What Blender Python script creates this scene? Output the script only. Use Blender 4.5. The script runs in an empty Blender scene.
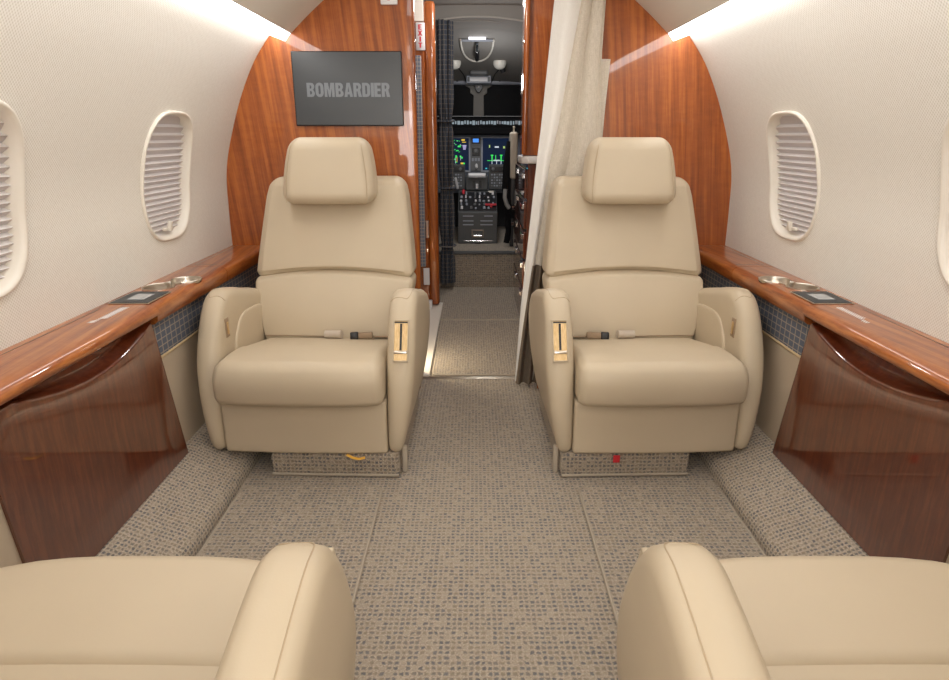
import bpy, bmesh, math, random
from mathutils import Vector, Matrix
random.seed(7)
D = bpy.data
C = bpy.context.scene.collection
PI = math.pi

# ------------------------------------------------------------------ node helpers
class NT:
    def __init__(s, name):
        s.m = D.materials.new(name); s.m.use_nodes = True
        s.t = s.m.node_tree; s.t.nodes.clear()
        s.out = s.n('ShaderNodeOutputMaterial')
        s.b = s.n('ShaderNodeBsdfPrincipled')
        s.l(s.b.outputs[0], s.out.inputs[0])
    def n(s, t, **k):
        o = s.t.nodes.new(t)
        for a, v in k.items(): setattr(o, a, v)
        return o
    def l(s, a, b): s.t.links.new(a, b)
    def put(s, sock, v):
        if isinstance(v, (int, float)): sock.default_value = v
        elif isinstance(v, (tuple, list)): sock.default_value = v if len(v) != 3 or sock.type == 'VECTOR' else (*v, 1)
        else: s.l(v, sock)
    def math(s, op, a, b=0.0, c=None):
        o = s.n('ShaderNodeMath', operation=op); s.put(o.inputs[0], a); s.put(o.inputs[1], b)
        if c is not None: s.put(o.inputs[2], c)
        return o.outputs[0]
    def obj(s):
        o = s.n('ShaderNodeTexCoord'); return o.outputs['Object']
    def sep(s, v):
        o = s.n('ShaderNodeSeparateXYZ'); s.l(v, o.inputs[0]); return o.outputs
    def comb(s, x, y, z=0.0):
        o = s.n('ShaderNodeCombineXYZ')
        for i, v in enumerate((x, y, z)): s.put(o.inputs[i], v)
        return o.outputs[0]
    def noise(s, vec, scale, detail=3, rough=.5, dist=0.0):
        o = s.n('ShaderNodeTexNoise'); s.l(vec, o.inputs['Vector'])
        o.inputs['Scale'].default_value = scale; o.inputs['Detail'].default_value = detail
        o.inputs['Roughness'].default_value = rough; o.inputs['Distortion'].default_value = dist
        return o.outputs[0]
    def ramp(s, fac, stops, interp='LINEAR'):
        o = s.n('ShaderNodeValToRGB'); o.color_ramp.interpolation = interp
        e = o.color_ramp.elements
        while len(e) < len(stops): e.new(.5)
        for i, (p, c) in enumerate(stops):
            e[i].position = p; e[i].color = (*c, 1)
        s.put(o.inputs[0], fac); return o.outputs[0]
    def mix(s, fac, a, b, blend='MIX'):
        o = s.n('ShaderNodeMix', data_type='RGBA', blend_type=blend)
        s.put(o.inputs[0], fac); s.put(o.inputs[6], a); s.put(o.inputs[7], b); return o.outputs[2]
    def maprange(s, v, a, b, c=0.0, d=1.0):
        o = s.n('ShaderNodeMapRange', interpolation_type='SMOOTHSTEP')
        s.put(o.inputs[0], v)
        for i, x in enumerate((a, b, c, d)): o.inputs[i + 1].default_value = x
        return o.outputs[0]
    def bump(s, h, strength=.3, dist=.002):
        o = s.n('ShaderNodeBump'); o.inputs['Strength'].default_value = strength
        o.inputs['Distance'].default_value = dist
        s.put(o.inputs['Height'], h); s.l(o.outputs[0], s.b.inputs['Normal']); return o
    def set(s, **k):
        names = dict(col='Base Color', rough='Roughness', metal='Metallic', spec='Specular IOR Level', coat='Coat Weight',
                     crough='Coat Roughness', emit='Emission Color', estr='Emission Strength', sheen='Sheen Weight', ior='IOR')
        for a, v in k.items(): s.put(s.b.inputs[names[a]], v)
        return s

def plain(name, col, rough=.5, **k):
    return NT(name).set(col=col, rough=rough, **k).m

M = {}
def leather(name, col):
    t = NT(name); o = t.obj()
    n1 = t.noise(o, 6, 2); n2 = t.noise(o, 420, 2)
    c = t.mix(n1, tuple(x * .94 for x in col), tuple(min(1, x * 1.05) for x in col))
    t.set(col=c, rough=.46, spec=.4); t.bump(n2, .10, .0008); return t.m
M['leather'] = leather('leather', (.540, .453, .329))
M['seam'] = plain('seam_thread', (.46, .36, .24), .7)
M['panel_leather'] = leather('panel_leather', (.54, .45, .34))

def wood(name, axis, base, fine=1.0, coat_ior=1.5):
    t = NT(name); x, y, z = t.sep(t.obj())
    a = {'X': x, 'Y': y, 'Z': z}[axis]
    others = [q for k, q in (('X', x), ('Y', y), ('Z', z)) if k != axis]
    lean = t.math('MULTIPLY', a, .10)
    p = t.math('ADD', others[0], lean)
    v = t.comb(t.math('MULTIPLY', p, 1.0), t.math('MULTIPLY', others[1], 1.0), t.math('MULTIPLY', a, .035))
    broad = t.noise(v, 34 * fine, 2, .5, .25)
    fine_ = t.noise(v, 150 * fine, 3, .6)
    v2 = t.comb(t.math('MULTIPLY', p, .35), t.math('MULTIPLY', others[1], .35), t.math('MULTIPLY', a, 1.0))
    cross = t.noise(v2, 55, 2, .6, .6)
    f = t.math('ADD', t.math('MULTIPLY', broad, .62), t.math('MULTIPLY', fine_, .30))
    f = t.math('ADD', f, t.math('MULTIPLY', cross, .12))
    d, m, l = base
    c = t.ramp(f, [(.38, d), (.52, m), (.63, l)])
    t.set(col=c, rough=.42, coat=1.0, crough=.03, spec=.3); t.b.inputs['Coat IOR'].default_value = coat_ior
    return t.m
W0 = ((.215, .050, .008), (.335, .084, .013), (.45, .130, .021))
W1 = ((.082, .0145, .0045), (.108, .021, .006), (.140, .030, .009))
M['wood_bulkhead'] = wood('bulkhead_veneer', 'Z', W0, 1.25)
M['wood_ledge'] = wood('ledge_veneer', 'Y', ((.20, .048, .012), (.33, .095, .021), (.43, .145, .034)), 1.7)
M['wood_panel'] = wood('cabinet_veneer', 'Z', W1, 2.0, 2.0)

def carpet(name, mode, su=.0135, sv=.0145, light=1.0):
    t = NT(name); o = t.obj(); x, y, z = t.sep(o)
    u, v = {'floor': (x, y), 'duct': (t.math('ADD', t.math('ABSOLUTE', x), z), y), 'riser': (x, z)}[mode]
    wob = t.noise(o, 60, 3)
    wob2 = t.noise(t.comb(y, x, z), 75, 3)
    u = t.math('ADD', t.math('DIVIDE', u, su), t.math('MULTIPLY', wob, .85))
    v = t.math('ADD', t.math('DIVIDE', v, sv), t.math('MULTIPLY', wob2, .85))
    cu, cv = t.math('FLOOR', u), t.math('FLOOR', v)
    w = t.n('ShaderNodeTexWhiteNoise', noise_dimensions='2D'); t.l(t.comb(cu, cv), w.inputs['Vector'])
    fu = t.math('ABSOLUTE', t.math('SUBTRACT', t.math('FRACT', u), .5))
    fv = t.math('ABSOLUTE', t.math('SUBTRACT', t.math('FRACT', v), .5))
    mu = t.maprange(fu, .18, .46, 1, 0); mv = t.maprange(fv, .14, .40, 1, 0)
    mask = t.math('MULTIPLY', mu, mv)
    fleck = t.ramp(w.outputs[0], [(0, (.165, .158, .160)), (.20, (.24, .21, .18)), (.48, (.31, .255, .19)), (.68, (.20, .19, .185)), (.84, (.42, .355, .28))], 'CONSTANT')
    tint = t.ramp(t.noise(o, 210, 3, .7), [(.35, (0, 0, 0)), (.65, (1, 1, 1))])
    base = t.mix(tint, tuple(q * light for q in (.33, .275, .21)), tuple(q * light for q in (.57, .485, .385)))
    c = t.mix(mask, base, fleck)
    t.set(col=c, rough=.95, spec=.15, sheen=.15)
    h = t.math('ADD', t.math('MULTIPLY', mask, -1.0), t.math('MULTIPLY', tint, .7))
    t.bump(h, .8, .004); return t.m
M['carpet'] = carpet('loop_pile_carpet', 'floor')
M['carpet_mat'] = carpet('floor_mat_carpet', 'floor')
M['carpet_duct'] = carpet('duct_carpet', 'duct', .0135, .0150, 1.15)
M['carpet_riser'] = carpet('riser_carpet', 'riser', .0135, .0135)
M['binding'] = plain('carpet_binding', (.38, .33, .26), .9)

def fabric_wall():
    t = NT('wall_fabric'); x, y, z = t.sep(t.obj())
    a = t.math('SINE', t.math('MULTIPLY', y, 2 * PI / .0090)); b = t.math('SINE', t.math('MULTIPLY', z, 2 * PI / .0090))
    w = t.math('MULTIPLY', a, b); n = t.noise(t.obj(), 90, 2)
    f = t.math('ADD', t.math('MULTIPLY', w, .50), t.math('ADD', t.math('MULTIPLY', n, .35), .33))
    c = t.ramp(f, [(.08, (.61, .57, .50)), (.5, (.76, .73, .67)), (.92, (.82, .80, .745))])
    t.set(col=c, rough=.85, spec=.2); t.bump(f, .15, .001); return t.m
M['wall'] = fabric_wall()
M['headliner'] = plain('headliner', (.76, .72, .65), .9)
M['cream_plastic'] = plain('cream_plastic', (.80, .76, .68), .32)

def plaid(name, mode, s=.021, k=1.0):
    t = NT(name); o = t.obj(); x, y, z = t.sep(o)
    u, v = {'side': (y, z), 'front': (x, z)}[mode]
    n = t.noise(o, 300, 2)
    fu = t.math('FRACT', t.math('DIVIDE', u, s * (1.5 if mode == 'side' else .8))); fv = t.math('FRACT', t.math('DIVIDE', v, s))
    lu = t.maprange(fu, .80, .88); lv = t.maprange(fv, .80, .88)
    ln = t.math('MAXIMUM', lu, lv)
    base = t.mix(n, tuple(k * q for q in (.060, .075, .105)), tuple(k * q for q in (.13, .145, .18)))
    c = t.mix(ln, base, tuple(k * q for q in (.27, .24, .21)))
    t.set(col=c, rough=.9, spec=.2); t.bump(t.math('ADD', ln, n), .3, .002); return t.m
M['plaid'] = plaid('navy_plaid_cloth', 'side', .021, 1.2)
M['plaid_curtain'] = plaid('plaid_curtain_cloth', 'front', .03, .6)
M['plaid_light'] = plaid('plaid_strap_cloth', 'front', .022, 1.9)

def linen(name, a, b, sc=1.0):
    t = NT(name); x, y, z = t.sep(t.obj())
    n1 = t.noise(t.comb(t.math('MULTIPLY', x, 1), y, t.math('MULTIPLY', z, .08)), 500 * sc, 2)
    n2 = t.noise(t.comb(t.math('MULTIPLY', x, .08), y, t.math('MULTIPLY', z, 1)), 500 * sc, 2)
    f = t.math('MULTIPLY', t.math('ADD', n1, n2), .5)
    t.set(col=t.ramp(f, [(.35, a), (.65, b)]), rough=.9, spec=.2); t.bump(f, .25, .001); return t.m
M['linen'] = linen('curtain_linen', (.52, .465, .38), (.68, .62, .53))
M['lining'] = linen('curtain_lining', (.80, .78, .74), (.86, .84, .80))
M['shaded_linen'] = linen('shaded_linen', (.13, .10, .075), (.19, .15, .11))  # curtain colour darkened to stand in for shade on its lower fold
M['steel'] = plain('brushed_steel', (.62, .57, .50), .28, metal=1.0)
M['chrome'] = plain('chrome', (.75, .75, .76), .12, metal=1.0)
def brushed_gold():
    t = NT('brushed_gold'); x, y, z = t.sep(t.obj())
    n = t.noise(t.comb(x, t.math('MULTIPLY', y, .1), t.math('MULTIPLY', z, .1)), 500, 2)
    t.set(col=t.ramp(n, [(.3, (.52, .35, .16)), (.7, (.70, .52, .29))]), rough=.36, metal=.6); return t.m
M['gold'] = brushed_gold()
M['black'] = plain('black_plastic', (.012, .012, .014), .4)
M['black_soft'] = plain('black_cloth', (.009, .009, .010), .9, spec=.1)
M['dark'] = plain('dark_shell', (.03, .03, .032), .8)
M['screen'] = plain('monitor_screen', (.010, .011, .012), .30, spec=.7, emit=(.060, .064, .068), estr=.40)
M['screen_text'] = plain('screen_lettering', (.02, .02, .02), .35, emit=(.26, .265, .27), estr=.65)
M['bezel'] = plain('monitor_bezel', (.012, .012, .013), .3)
M['tablet_bezel'] = plain('tablet_bezel', (.014, .022, .030), .35, spec=.3)
M['tablet_lcd'] = plain('tablet_display', (.30, .31, .31), .25, emit=(.5, .5, .5), estr=.15)
M['white_bars'] = plain('white_bars', (.80, .78, .78), .5)
M['white'] = plain('white_plastic', (.78, .78, .80), .35)
M['red'] = plain('red_lettering', (.62, .03, .05), .5)
M['red_cloth'] = plain('red_webbing', (.55, .02, .03), .7)
M['yellow'] = plain('yellow_webbing', (.75, .42, .06), .6)
M['webbing'] = plain('tan_webbing', (.30, .215, .14), .8)
M['counter'] = plain('white_stone', (.70, .68, .65), .25)
M['grey_dark'] = plain('dark_grey_panel', (.075, .078, .08), .5)
M['grey_mid'] = plain('grey_panel', (.15, .155, .16), .5)
M['panel_grey'] = plain('instrument_panel_grey', (.13, .15, .19), .5)
M['grey_light'] = plain('grey_frame', (.33, .355, .41), .5)
M['cockpit_liner'] = plain('cockpit_liner', (.26, .245, .225), .9)
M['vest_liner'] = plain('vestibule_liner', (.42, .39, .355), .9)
M['pad_beige'] = plain('jump_seat_leather', (.46, .40, .32), .6)
M['glass_dark'] = plain('dark_window_glass', (.003, .003, .004), .5, spec=.08)
def emis(name, col, s): return plain(name, (.01, .01, .01), .6, emit=col, estr=s, spec=.08)
M['strip'] = emis('wash_light_lens', (1.0, .975, .95), 8.0)
M['lamp_white'] = emis('cockpit_lamp', (.95, .95, 1.0), 1.6)
M['lamp_dim'] = plain('dome_lamp_glass', (.62, .60, .54), .3, emit=(.5, .48, .42), estr=.12)
M['lcd_navy'] = emis('display_navy', (.005, .012, .034), 1.0)
M['lcd_green'] = emis('display_green', (.05, .75, .12), 1.0)
M['lcd_white'] = emis('display_white', (.6, .65, .72), 1.0)
M['lcd_amber'] = emis('display_amber', (.75, .5, .06), 1.0)
M['lcd_cyan'] = emis('display_cyan', (.08, .55, .65), 1.0)
M['lcd_lilac'] = emis('display_lilac', (.5, .45, .75), 1.0)
M['lcd_blue'] = emis('display_blue', (.07, .28, .95), 1.2)
M['button_lit'] = emis('lit_button', (.35, .42, .47), .7)
def shade_mat(name, base):
    t = NT(name)
    t.set(col=base, rough=.8)
    tr = t.n('ShaderNodeBsdfTranslucent'); tr.inputs[0].default_value = (.8, .72, .69, 1)
    mx = t.n('ShaderNodeMixShader'); mx.inputs[0].default_value = .33
    t.l(t.b.outputs[0], mx.inputs[1]); t.l(tr.outputs[0], mx.inputs[2]); t.l(mx.outputs[0], t.out.inputs[0]); return t.m
M['shade'] = shade_mat('pleated_shade', (.66, .59, .56)); M['shade_lit'] = shade_mat('pleat_lit', (.93, .91, .89))  # second tone paints the light caught on the up-facing pleat facets
M['daylight_pane'] = emis('daylight_pane', (.95, .97, 1.0), .45)

# ------------------------------------------------------------------ mesh helpers
def link(name, bm, mat, parent=None, smooth=None, loc=None):
    bmesh.ops.remove_doubles(bm, verts=bm.verts, dist=1e-5)
    bmesh.ops.recalc_face_normals(bm, faces=bm.faces)
    me = D.meshes.new(name); bm.to_mesh(me); bm.free()
    mats = mat if isinstance(mat, (list, tuple)) else [mat]
    for m in mats: me.materials.append(m)
    if smooth is not None:
        me.polygons.foreach_set('use_smooth', [True] * len(me.polygons))
        if smooth < 179: me.set_sharp_from_angle(angle=math.radians(smooth))
    o = D.objects.new(name, me); C.objects.link(o)
    if parent is not None: o.parent = parent
    if loc is not None: o.location = loc
    return o
def tag(o, label, cat, group=None, kind=None):
    if label: o['label'] = label
    if cat: o['category'] = cat
    if group: o['group'] = group
    if kind: o['kind'] = kind
    return o
def structure(o, label=None):
    o['kind'] = 'structure'
    if label: o['label'] = label
    return o
def thing(name, label, cat, loc=(0, 0, 0), rz=0.0, group=None):
    o = D.objects.new(name, None); C.objects.link(o); o.location = loc; o.rotation_euler = (0, 0, rz)
    o.empty_display_size = .1
    return tag(o, label, cat, group)
def BM(): return bmesh.new()
def box(bm, x0, x1, y0, y1, z0, z1, bev=0.0, seg=2, mat=0, xf=None):
    t = BM(); bmesh.ops.create_cube(t, size=1)
    for v in t.verts:
        v.co = Vector(((x0 + x1) / 2 + v.co.x * (x1 - x0), (y0 + y1) / 2 + v.co.y * (y1 - y0), (z0 + z1) / 2 + v.co.z * (z1 - z0)))
    if bev: bmesh.ops.bevel(t, geom=t.edges[:], offset=bev, segments=seg, profile=.5, affect='EDGES')
    merge(bm, t, mat, xf); return bm
def merge(bm, t, mat=0, xf=None):
    if xf is not None: bmesh.ops.transform(t, matrix=xf, verts=t.verts)
    for f in t.faces: f.material_index = mat
    me = D.meshes.new('tmp'); t.to_mesh(me); t.free(); bm.from_mesh(me); D.meshes.remove(me)
def prism(bm, pts, axis, a0, a1, mat=0, xf=None, bev=0.0):
    """pts: 2D outline; axis: extrusion axis."""
    def mk(p, a):
        return {'X': (a, p[0], p[1]), 'Y': (p[0], a, p[1]), 'Z': (p[0], p[1], a)}[axis]
    t = BM()
    A = [t.verts.new(mk(p, a0)) for p in pts]; B = [t.verts.new(mk(p, a1)) for p in pts]
    n = len(pts)
    for i in range(n): t.faces.new((A[i], A[(i + 1) % n], B[(i + 1) % n], B[i]))
    t.faces.new(A[::-1]); t.faces.new(B)
    bmesh.ops.recalc_face_normals(t, faces=t.faces)
    if bev: bmesh.ops.bevel(t, geom=[e for e in t.edges if len(e.link_faces) == 2 and e.calc_face_angle() > .5], offset=bev, segments=2, profile=.5, affect='EDGES')
    merge(bm, t, mat, xf); return bm
def rings(bm, rs, cap0=True, cap1=True, closed=True, mat=0):
    """loft a list of equal-length rings"""
    V = [[bm.verts.new(p) for p in r] for r in rs]; n = len(rs[0])
    fs = []
    for a, b in zip(V, V[1:]):
        for i in range(n if closed else n - 1):
            j = (i + 1) % n
            fs.append(bm.faces.new((a[i], a[j], b[j], b[i])))
    if closed and cap0: fs.append(bm.faces.new(V[0][::-1]))
    if closed and cap1: fs.append(bm.faces.new(V[-1]))
    for f in fs: f.material_index = mat
    return bm
def tube(bm, pts, r, n=8, mat=0, flat=1.0, up=None):
    pts = [Vector(p) for p in pts]; rs = []
    prev = None
    for i, p in enumerate(pts):
        d = (pts[min(i + 1, len(pts) - 1)] - pts[max(i - 1, 0)]).normalized()
        u = Vector(up) if up else (prev if prev is not None else (Vector((0, 0, 1)) if abs(d.z) < .9 else Vector((0, 1, 0))))
        s = d.cross(u).normalized(); w = s.cross(d).normalized(); prev = w
        rs.append([p + s * (r * math.cos(2 * PI * k / n)) + w * (r * flat * math.sin(2 * PI * k / n)) for k in range(n)])
    return rings(bm, rs, mat=mat)
def lathe(bm, prof, c=(0, 0, 0), n=24, mat=0, xf=None):
    t = BM()
    rings(t, [[(c[0] + r * math.cos(2 * PI * k / n), c[1] + r * math.sin(2 * PI * k / n), c[2] + z) for k in range(n)] for r, z in prof])
    merge(bm, t, mat, xf); return bm
def catmull(pts, n, closed=False):
    P = [Vector(p) for p in pts]; N = len(P); out = []
    segs = N if closed else N - 1
    for i in range(segs):
        g = (lambda k: P[k % N]) if closed else (lambda k: P[max(0, min(N - 1, k))])
        a, b, c, d = g(i - 1), g(i), g(i + 1), g(i + 2)
        for k in range(n):
            t = k / n
            out.append(.5 * ((2 * b) + (c - a) * t + (2 * a - 5 * b + 4 * c - d) * t * t + (3 * b - a - 3 * c + d) * t ** 3))
    if not closed: out.append(P[-1])
    return out
def rbox(bm, c, h, r, deform=None, k=5, m=7, mat=0):
    """rounded box with a free deformation; c centre, h half sizes, r corner radius"""
    def axis(hh):
        rr = min(r, hh * .98)
        e = [-hh + rr - rr * math.tan(PI / 4 * (1 - i / k)) for i in range(k + 1)]
        mid = [-(hh - rr) + 2 * (hh - rr) * i / m for i in range(1, m)]
        return e + mid + [-q for q in reversed(e)]
    A = [axis(q) for q in h]
    rr = [min(r, q * .98) for q in h]
    def place(p):
        inner = Vector([max(-(h[i] - rr[i]), min(h[i] - rr[i], p[i])) for i in range(3)])
        d = Vector([(p[i] - inner[i]) / rr[i] for i in range(3)])
        if d.length > 1e-9: d.normalize()
        q = inner + Vector([d[i] * rr[i] for i in range(3)])
        q = q + Vector(c)
        return deform(q) if deform else q
    t = BM()
    for ax in range(3):
        b, d = (ax + 1) % 3, (ax + 2) % 3
        for sgn in (-1, 1):
            g = []
            for u in A[b]:
                row = []
                for v in A[d]:
                    p = [0, 0, 0]; p[ax] = sgn * h[ax]; p[b] = u; p[d] = v
                    row.append(t.verts.new(place(p)))
                g.append(row)
            for i in range(len(g) - 1):
                for j in range(len(g[0]) - 1):
                    q = (g[i][j], g[i + 1][j], g[i + 1][j + 1], g[i][j + 1])
                    t.faces.new(q if sgn > 0 else q[::-1])
    bmesh.ops.remove_doubles(t, verts=t.verts, dist=1e-5)
    merge(bm, t, mat); return bm
def superpts(cx, cy, rx, ry, e, n=48):
    out = []
    for k in range(n):
        a = 2 * PI * k / n; ca, sa = math.cos(a), math.sin(a)
        out.append((cx + rx * math.copysign(abs(ca) ** (2 / e), ca), cy + ry * math.copysign(abs(sa) ** (2 / e), sa)))
    return out
def text_bm(body, size, mat_depth=.001, bold=0.0, sx=1.0):
    cu = D.curves.new('lettering', 'FONT'); cu.body = body; cu.size = size; cu.align_x = 'CENTER'; cu.align_y = 'CENTER'
    cu.extrude = mat_depth; cu.offset = bold
    o = D.objects.new('lettering', cu); C.objects.link(o)
    bpy.context.view_layer.update()
    me = D.meshes.new_from_object(o.evaluated_get(bpy.context.evaluated_depsgraph_get()))
    bm = BM(); bm.from_mesh(me); D.meshes.remove(me); D.objects.remove(o); D.curves.remove(cu)
    for v in bm.verts: v.co.x *= sx
    return bm
def cut_out(o, cb):
    cut = link('cut', cb, o.data.materials[0])
    md = o.modifiers.new('b', 'BOOLEAN'); md.object = cut; md.solver = 'EXACT'; md.operation = 'DIFFERENCE'
    bpy.context.view_layer.update()
    me = D.meshes.new_from_object(o.evaluated_get(bpy.context.evaluated_depsgraph_get()))
    o.modifiers.clear(); old = o.data; nm = old.name; o.data = me; D.meshes.remove(old); me.name = nm
    cm = cut.data; D.objects.remove(cut); D.meshes.remove(cm)
def dup(root, loc, rz, label, group=None, name=None):
    r = root.copy(); C.objects.link(r); r.location = loc; r.rotation_euler = (0, 0, rz); r['label'] = label
    if group: r['group'] = group
    for ch in list(root.children):
        c = ch.copy(); C.objects.link(c); c.parent = r
        for g in list(ch.children):
            d = g.copy(); C.objects.link(d); d.parent = c
    return r

# ------------------------------------------------------------------ the cabin shell
YB = 2.779          # cabin face of the forward bulkhead
YA = -1.75          # aft end
WALLP = [(1.084, .40), (1.084, .60), (1.083, .72), (1.081, .80), (1.075, .92), (1.049, 1.04), (.985, 1.22), (.913, 1.365), (.838, 1.467)]
CEILP = [(.752, 1.473), (.723, 1.500), (.668, 1.548), (.600, 1.602), (.52, 1.66), (.42, 1.72), (.30, 1.775), (.16, 1.81), (0, 1.822)]
def wall_x(z):
    for (a, za), (b, zb) in zip(WALLP, WALLP[1:]):
        if za <= z <= zb: return a + (b - a) * (z - za) / (zb - za)
    return WALLP[-1][0]
def win_frame(side, yc):
    """origin and axes (along, up, outward) of a window on the curved side wall"""
    z0, z1 = .80, 1.12
    up = Vector((side * (wall_x(z1) - wall_x(z0)), 0, z1 - z0)).normalized()
    o = Vector((side * (wall_x(.955) - .004), yc, .955)); al = Vector((0, 1, 0))
    outw = Vector((side * up.z, 0, -side * up.x))
    return o, al, up, outw
WIN_Y = (2.223, 1.327)
def win_outline(rx, rz, n=56):
    return superpts(0, 0, rx, rz, 3.0, n)

wallfine = [Vector((p[0], 0, p[1])) for p in WALLP]
wallfine = catmull([(x, 0, z) for x, z in WALLP[1:]], 5)
for side, nm in ((-1, 'left'), (1, 'right')):
    inner = [(side * .0 + side * p.x, p.z) for p in wallfine]
    inner = [(side * 1.084, .40)] + inner
    outer = [(side * (abs(x) + .07), z + (.02 if z > 1.2 else 0)) for x, z in inner]
    bm = prism(BM(), inner + outer[::-1], 'Y', YA, 2.86)
    o = structure(link('wall_' + nm, bm, M['wall'], smooth=35))
    for yc in WIN_Y:
        og, al, up, ow = win_frame(side, yc)
        cb = BM(); P = win_outline(.164, .204)
        rings(cb, [[og + al * a + up * b + ow * d for a, b in P] for d in (-.06, .2)])
        cut_out(o, cb)
    o.data.name = 'wall_' + nm
    # lower wall behind the ledge and cabinets
    structure(link('wall_' + nm + '_lower', box(BM(), *sorted((side * .99, side * 1.084)), YA, 2.86, -.02, .56), M['panel_leather']))

# windows
wi = 1
for side in (-1, 1):
    for yc in WIN_Y:
        og, al, up, ow = win_frame(side, yc)
        def wp(a, b, d): return og + al * a + up * b + ow * d
        root = thing('window_%d' % wi, ('cabin window with pleated shade on the %s wall beside the %s' % ('left' if side < 0 else 'right',
              'forward seat' if yc > 2 else 'rear seat, cut by the picture edge')), None)
        root['kind'] = 'structure'
        wi += 1
        # frame: a rounded lip on the wall rolling into a deep reveal
        N = 64
        # depth follows the wall curvature so that the lip hugs the wall
        def hug(b):
            z = og.z + up.z * b; x = og.x + up.x * b
            return (wall_x(max(.45, min(1.46, z))) - abs(x))
        prof = [(.176, .216, .006), (.176, .216, -.003), (.1735, .2135, -.007), (.169, .209, -.0075), (.1645, .2045, -.004), (.1610, .2010, .005), (.1590, .1990, .022), (.1585, .1985, .060)]
        rs = []
        for rx, rz, d in prof:
            rs.append([wp(a, b, d + hug(b)) for a, b in win_outline(rx, rz, N)])
        bm = rings(BM(), rs, False, False)
        link('window_frame', bm, M['cream_plastic'], root, smooth=60)
        # pleated shade
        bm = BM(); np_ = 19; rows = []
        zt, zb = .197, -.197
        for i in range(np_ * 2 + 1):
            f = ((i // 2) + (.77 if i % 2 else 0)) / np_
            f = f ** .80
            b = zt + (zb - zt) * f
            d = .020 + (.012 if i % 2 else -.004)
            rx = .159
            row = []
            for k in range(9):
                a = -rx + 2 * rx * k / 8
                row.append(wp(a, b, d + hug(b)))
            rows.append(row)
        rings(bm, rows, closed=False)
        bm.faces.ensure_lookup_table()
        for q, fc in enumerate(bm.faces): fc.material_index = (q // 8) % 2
        sh = link('pleated_shade', bm, [M['shade'], M['shade_lit']], root)
        bm = BM()
        hb = -.178
        t = BM(); box(t, -.032, .032, -.006, .006, -.005, .005, .002)
        t2 = BM(); box(t2, -.008, .008, -.014, 0, -.008, .026, .003)
        mt = Matrix(((al.x, ow.x, up.x, 0), (al.y, ow.y, up.y, 0), (al.z, ow.z, up.z, 0), (0, 0, 0, 1)))
        mt.translation = wp(0, hb, .008 + hug(hb))
        merge(t, t2); merge(bm, t, 0, mt)
        link('shade_handle', bm, M['cream_plastic'], sh, smooth=40)
        # outer pane behind the shade
        bm = rings(BM(), [[wp(a, b, d) for a, b in win_outline(.16, .198)] for d in (.064, .070)])
        link('window_pane', bm, M['daylight_pane'], root)

# headliner
cf = catmull([(x, 0, z) for x, z in CEILP], 4)
half = [(p.x, p.z) for p in cf]
full = half + [(-x, z) for x, z in half[::-1][1:]]
up_ = [(x * 1.01, z + .05) for x, z in full]
structure(link('ceiling', prism(BM(), full + up_[::-1], 'Y', YA, 2.86), M['headliner'], smooth=35))

# wash lights in the corner between wall and headliner
for side, nm in ((-1, 'left'), (1, 'right')):
    t = thing('wash_light', 'long white wash light strip along the top of the %s cabin wall' % nm, 'light', (0, 0, 0), 0)
    a = [(side * .836, 1.4675), (side * .776, 1.446), (side * .7535, 1.4735), (side * .80, 1.525), (side * .842, 1.525)]
    link('lens', prism(BM(), a, 'Y', YA, YB - .002), M['strip'], t)
    link('housing', prism(BM(), [(side * .805, 1.5255), (side * .842, 1.5255), (side * .842, 1.54), (side * .815, 1.54)], 'Y', YA, YB - .002), M['cream_plastic'], t)

# forward bulkheads
def bulkhead(side, xin, nm):
    out = [(side * p.x, p.z) for p in wallfine if p.z > .55]
    top = [(side * x, z) for x, z in half if x > xin]
    zc = [z for x, z in half if x <= xin][0]
    pts = [(side * xin, 0.0), (side * 1.084, 0.0), (side * 1.084, .55)] + out + [(side * .776, 1.446)] + top + [(side * xin, zc)]
    bm = prism(BM(), pts, 'Y', YB, YB + .06)
    es = [e for e in bm.edges if all(abs(v.co.x - side * xin) < 1e-4 for v in e.verts) and abs(e.verts[0].co.z - e.verts[1].co.z) > .1]
    bmesh.ops.bevel(bm, geom=es, offset=.022, segments=5, profile=.5, affect='EDGES')
    return structure(link('wall_front_' + nm, bm, M['wood_bulkhead'], smooth=40), 'glossy reddish wood bulkhead on the %s of the aisle' % nm)
bulkhead(-1, .260, 'left'); bulkhead(1, .335, 'right')
structure(link('wall_back', box(BM(), -1.2, 1.2, YA - .05, YA, -.02, 1.9), M['headliner']))
for s, nm in ((-1, 'left'), (1, 'right')):
    structure(link('baseboard_front_' + nm, box(BM(), *sorted((s * .262, s * .62)), 2.64, YB, 0, .10, .006), M['wood_bulkhead']))

# floors
structure(link('floor', box(BM(), -1.05, 1.05, YA, YB - .014, -.02, 0), M['carpet']))
structure(link('floor_entry', box(BM(), -1.05, 1.05, YB + .012, 4.66, -.02, 0), M['carpet']))
bm = BM()
for k in range(3): box(bm, -.30, .40, YB - .013 + k * .009, YB - .006 + k * .009, -.01, .004 + (.003 if k == 1 else 0), .001)
structure(link('trim_1', bm, M['steel'], smooth=40), 'metal threshold strip across the aisle')
# carpeted side ducts
for side, nm in ((-1, 'left'), (1, 'right')):
    pr = [(.776, 0), (.778, .022), (.788, .042), (.815, .058), (.85, .072), (.89, .090), (.94, .114), (.99, .126), (.99, 0)]
    pf = catmull([(x, 0, z) for x, z in pr[:-1]], 4)
    pts = [(side * p.x, p.z) for p in pf] + [(side * .99, 0)]
    structure(link('baseboard_' + nm, prism(BM(), pts, 'Y', YA, YB), M['carpet_duct'], smooth=50), 'carpet covered rounded duct along the foot of the %s side' % nm)

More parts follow.
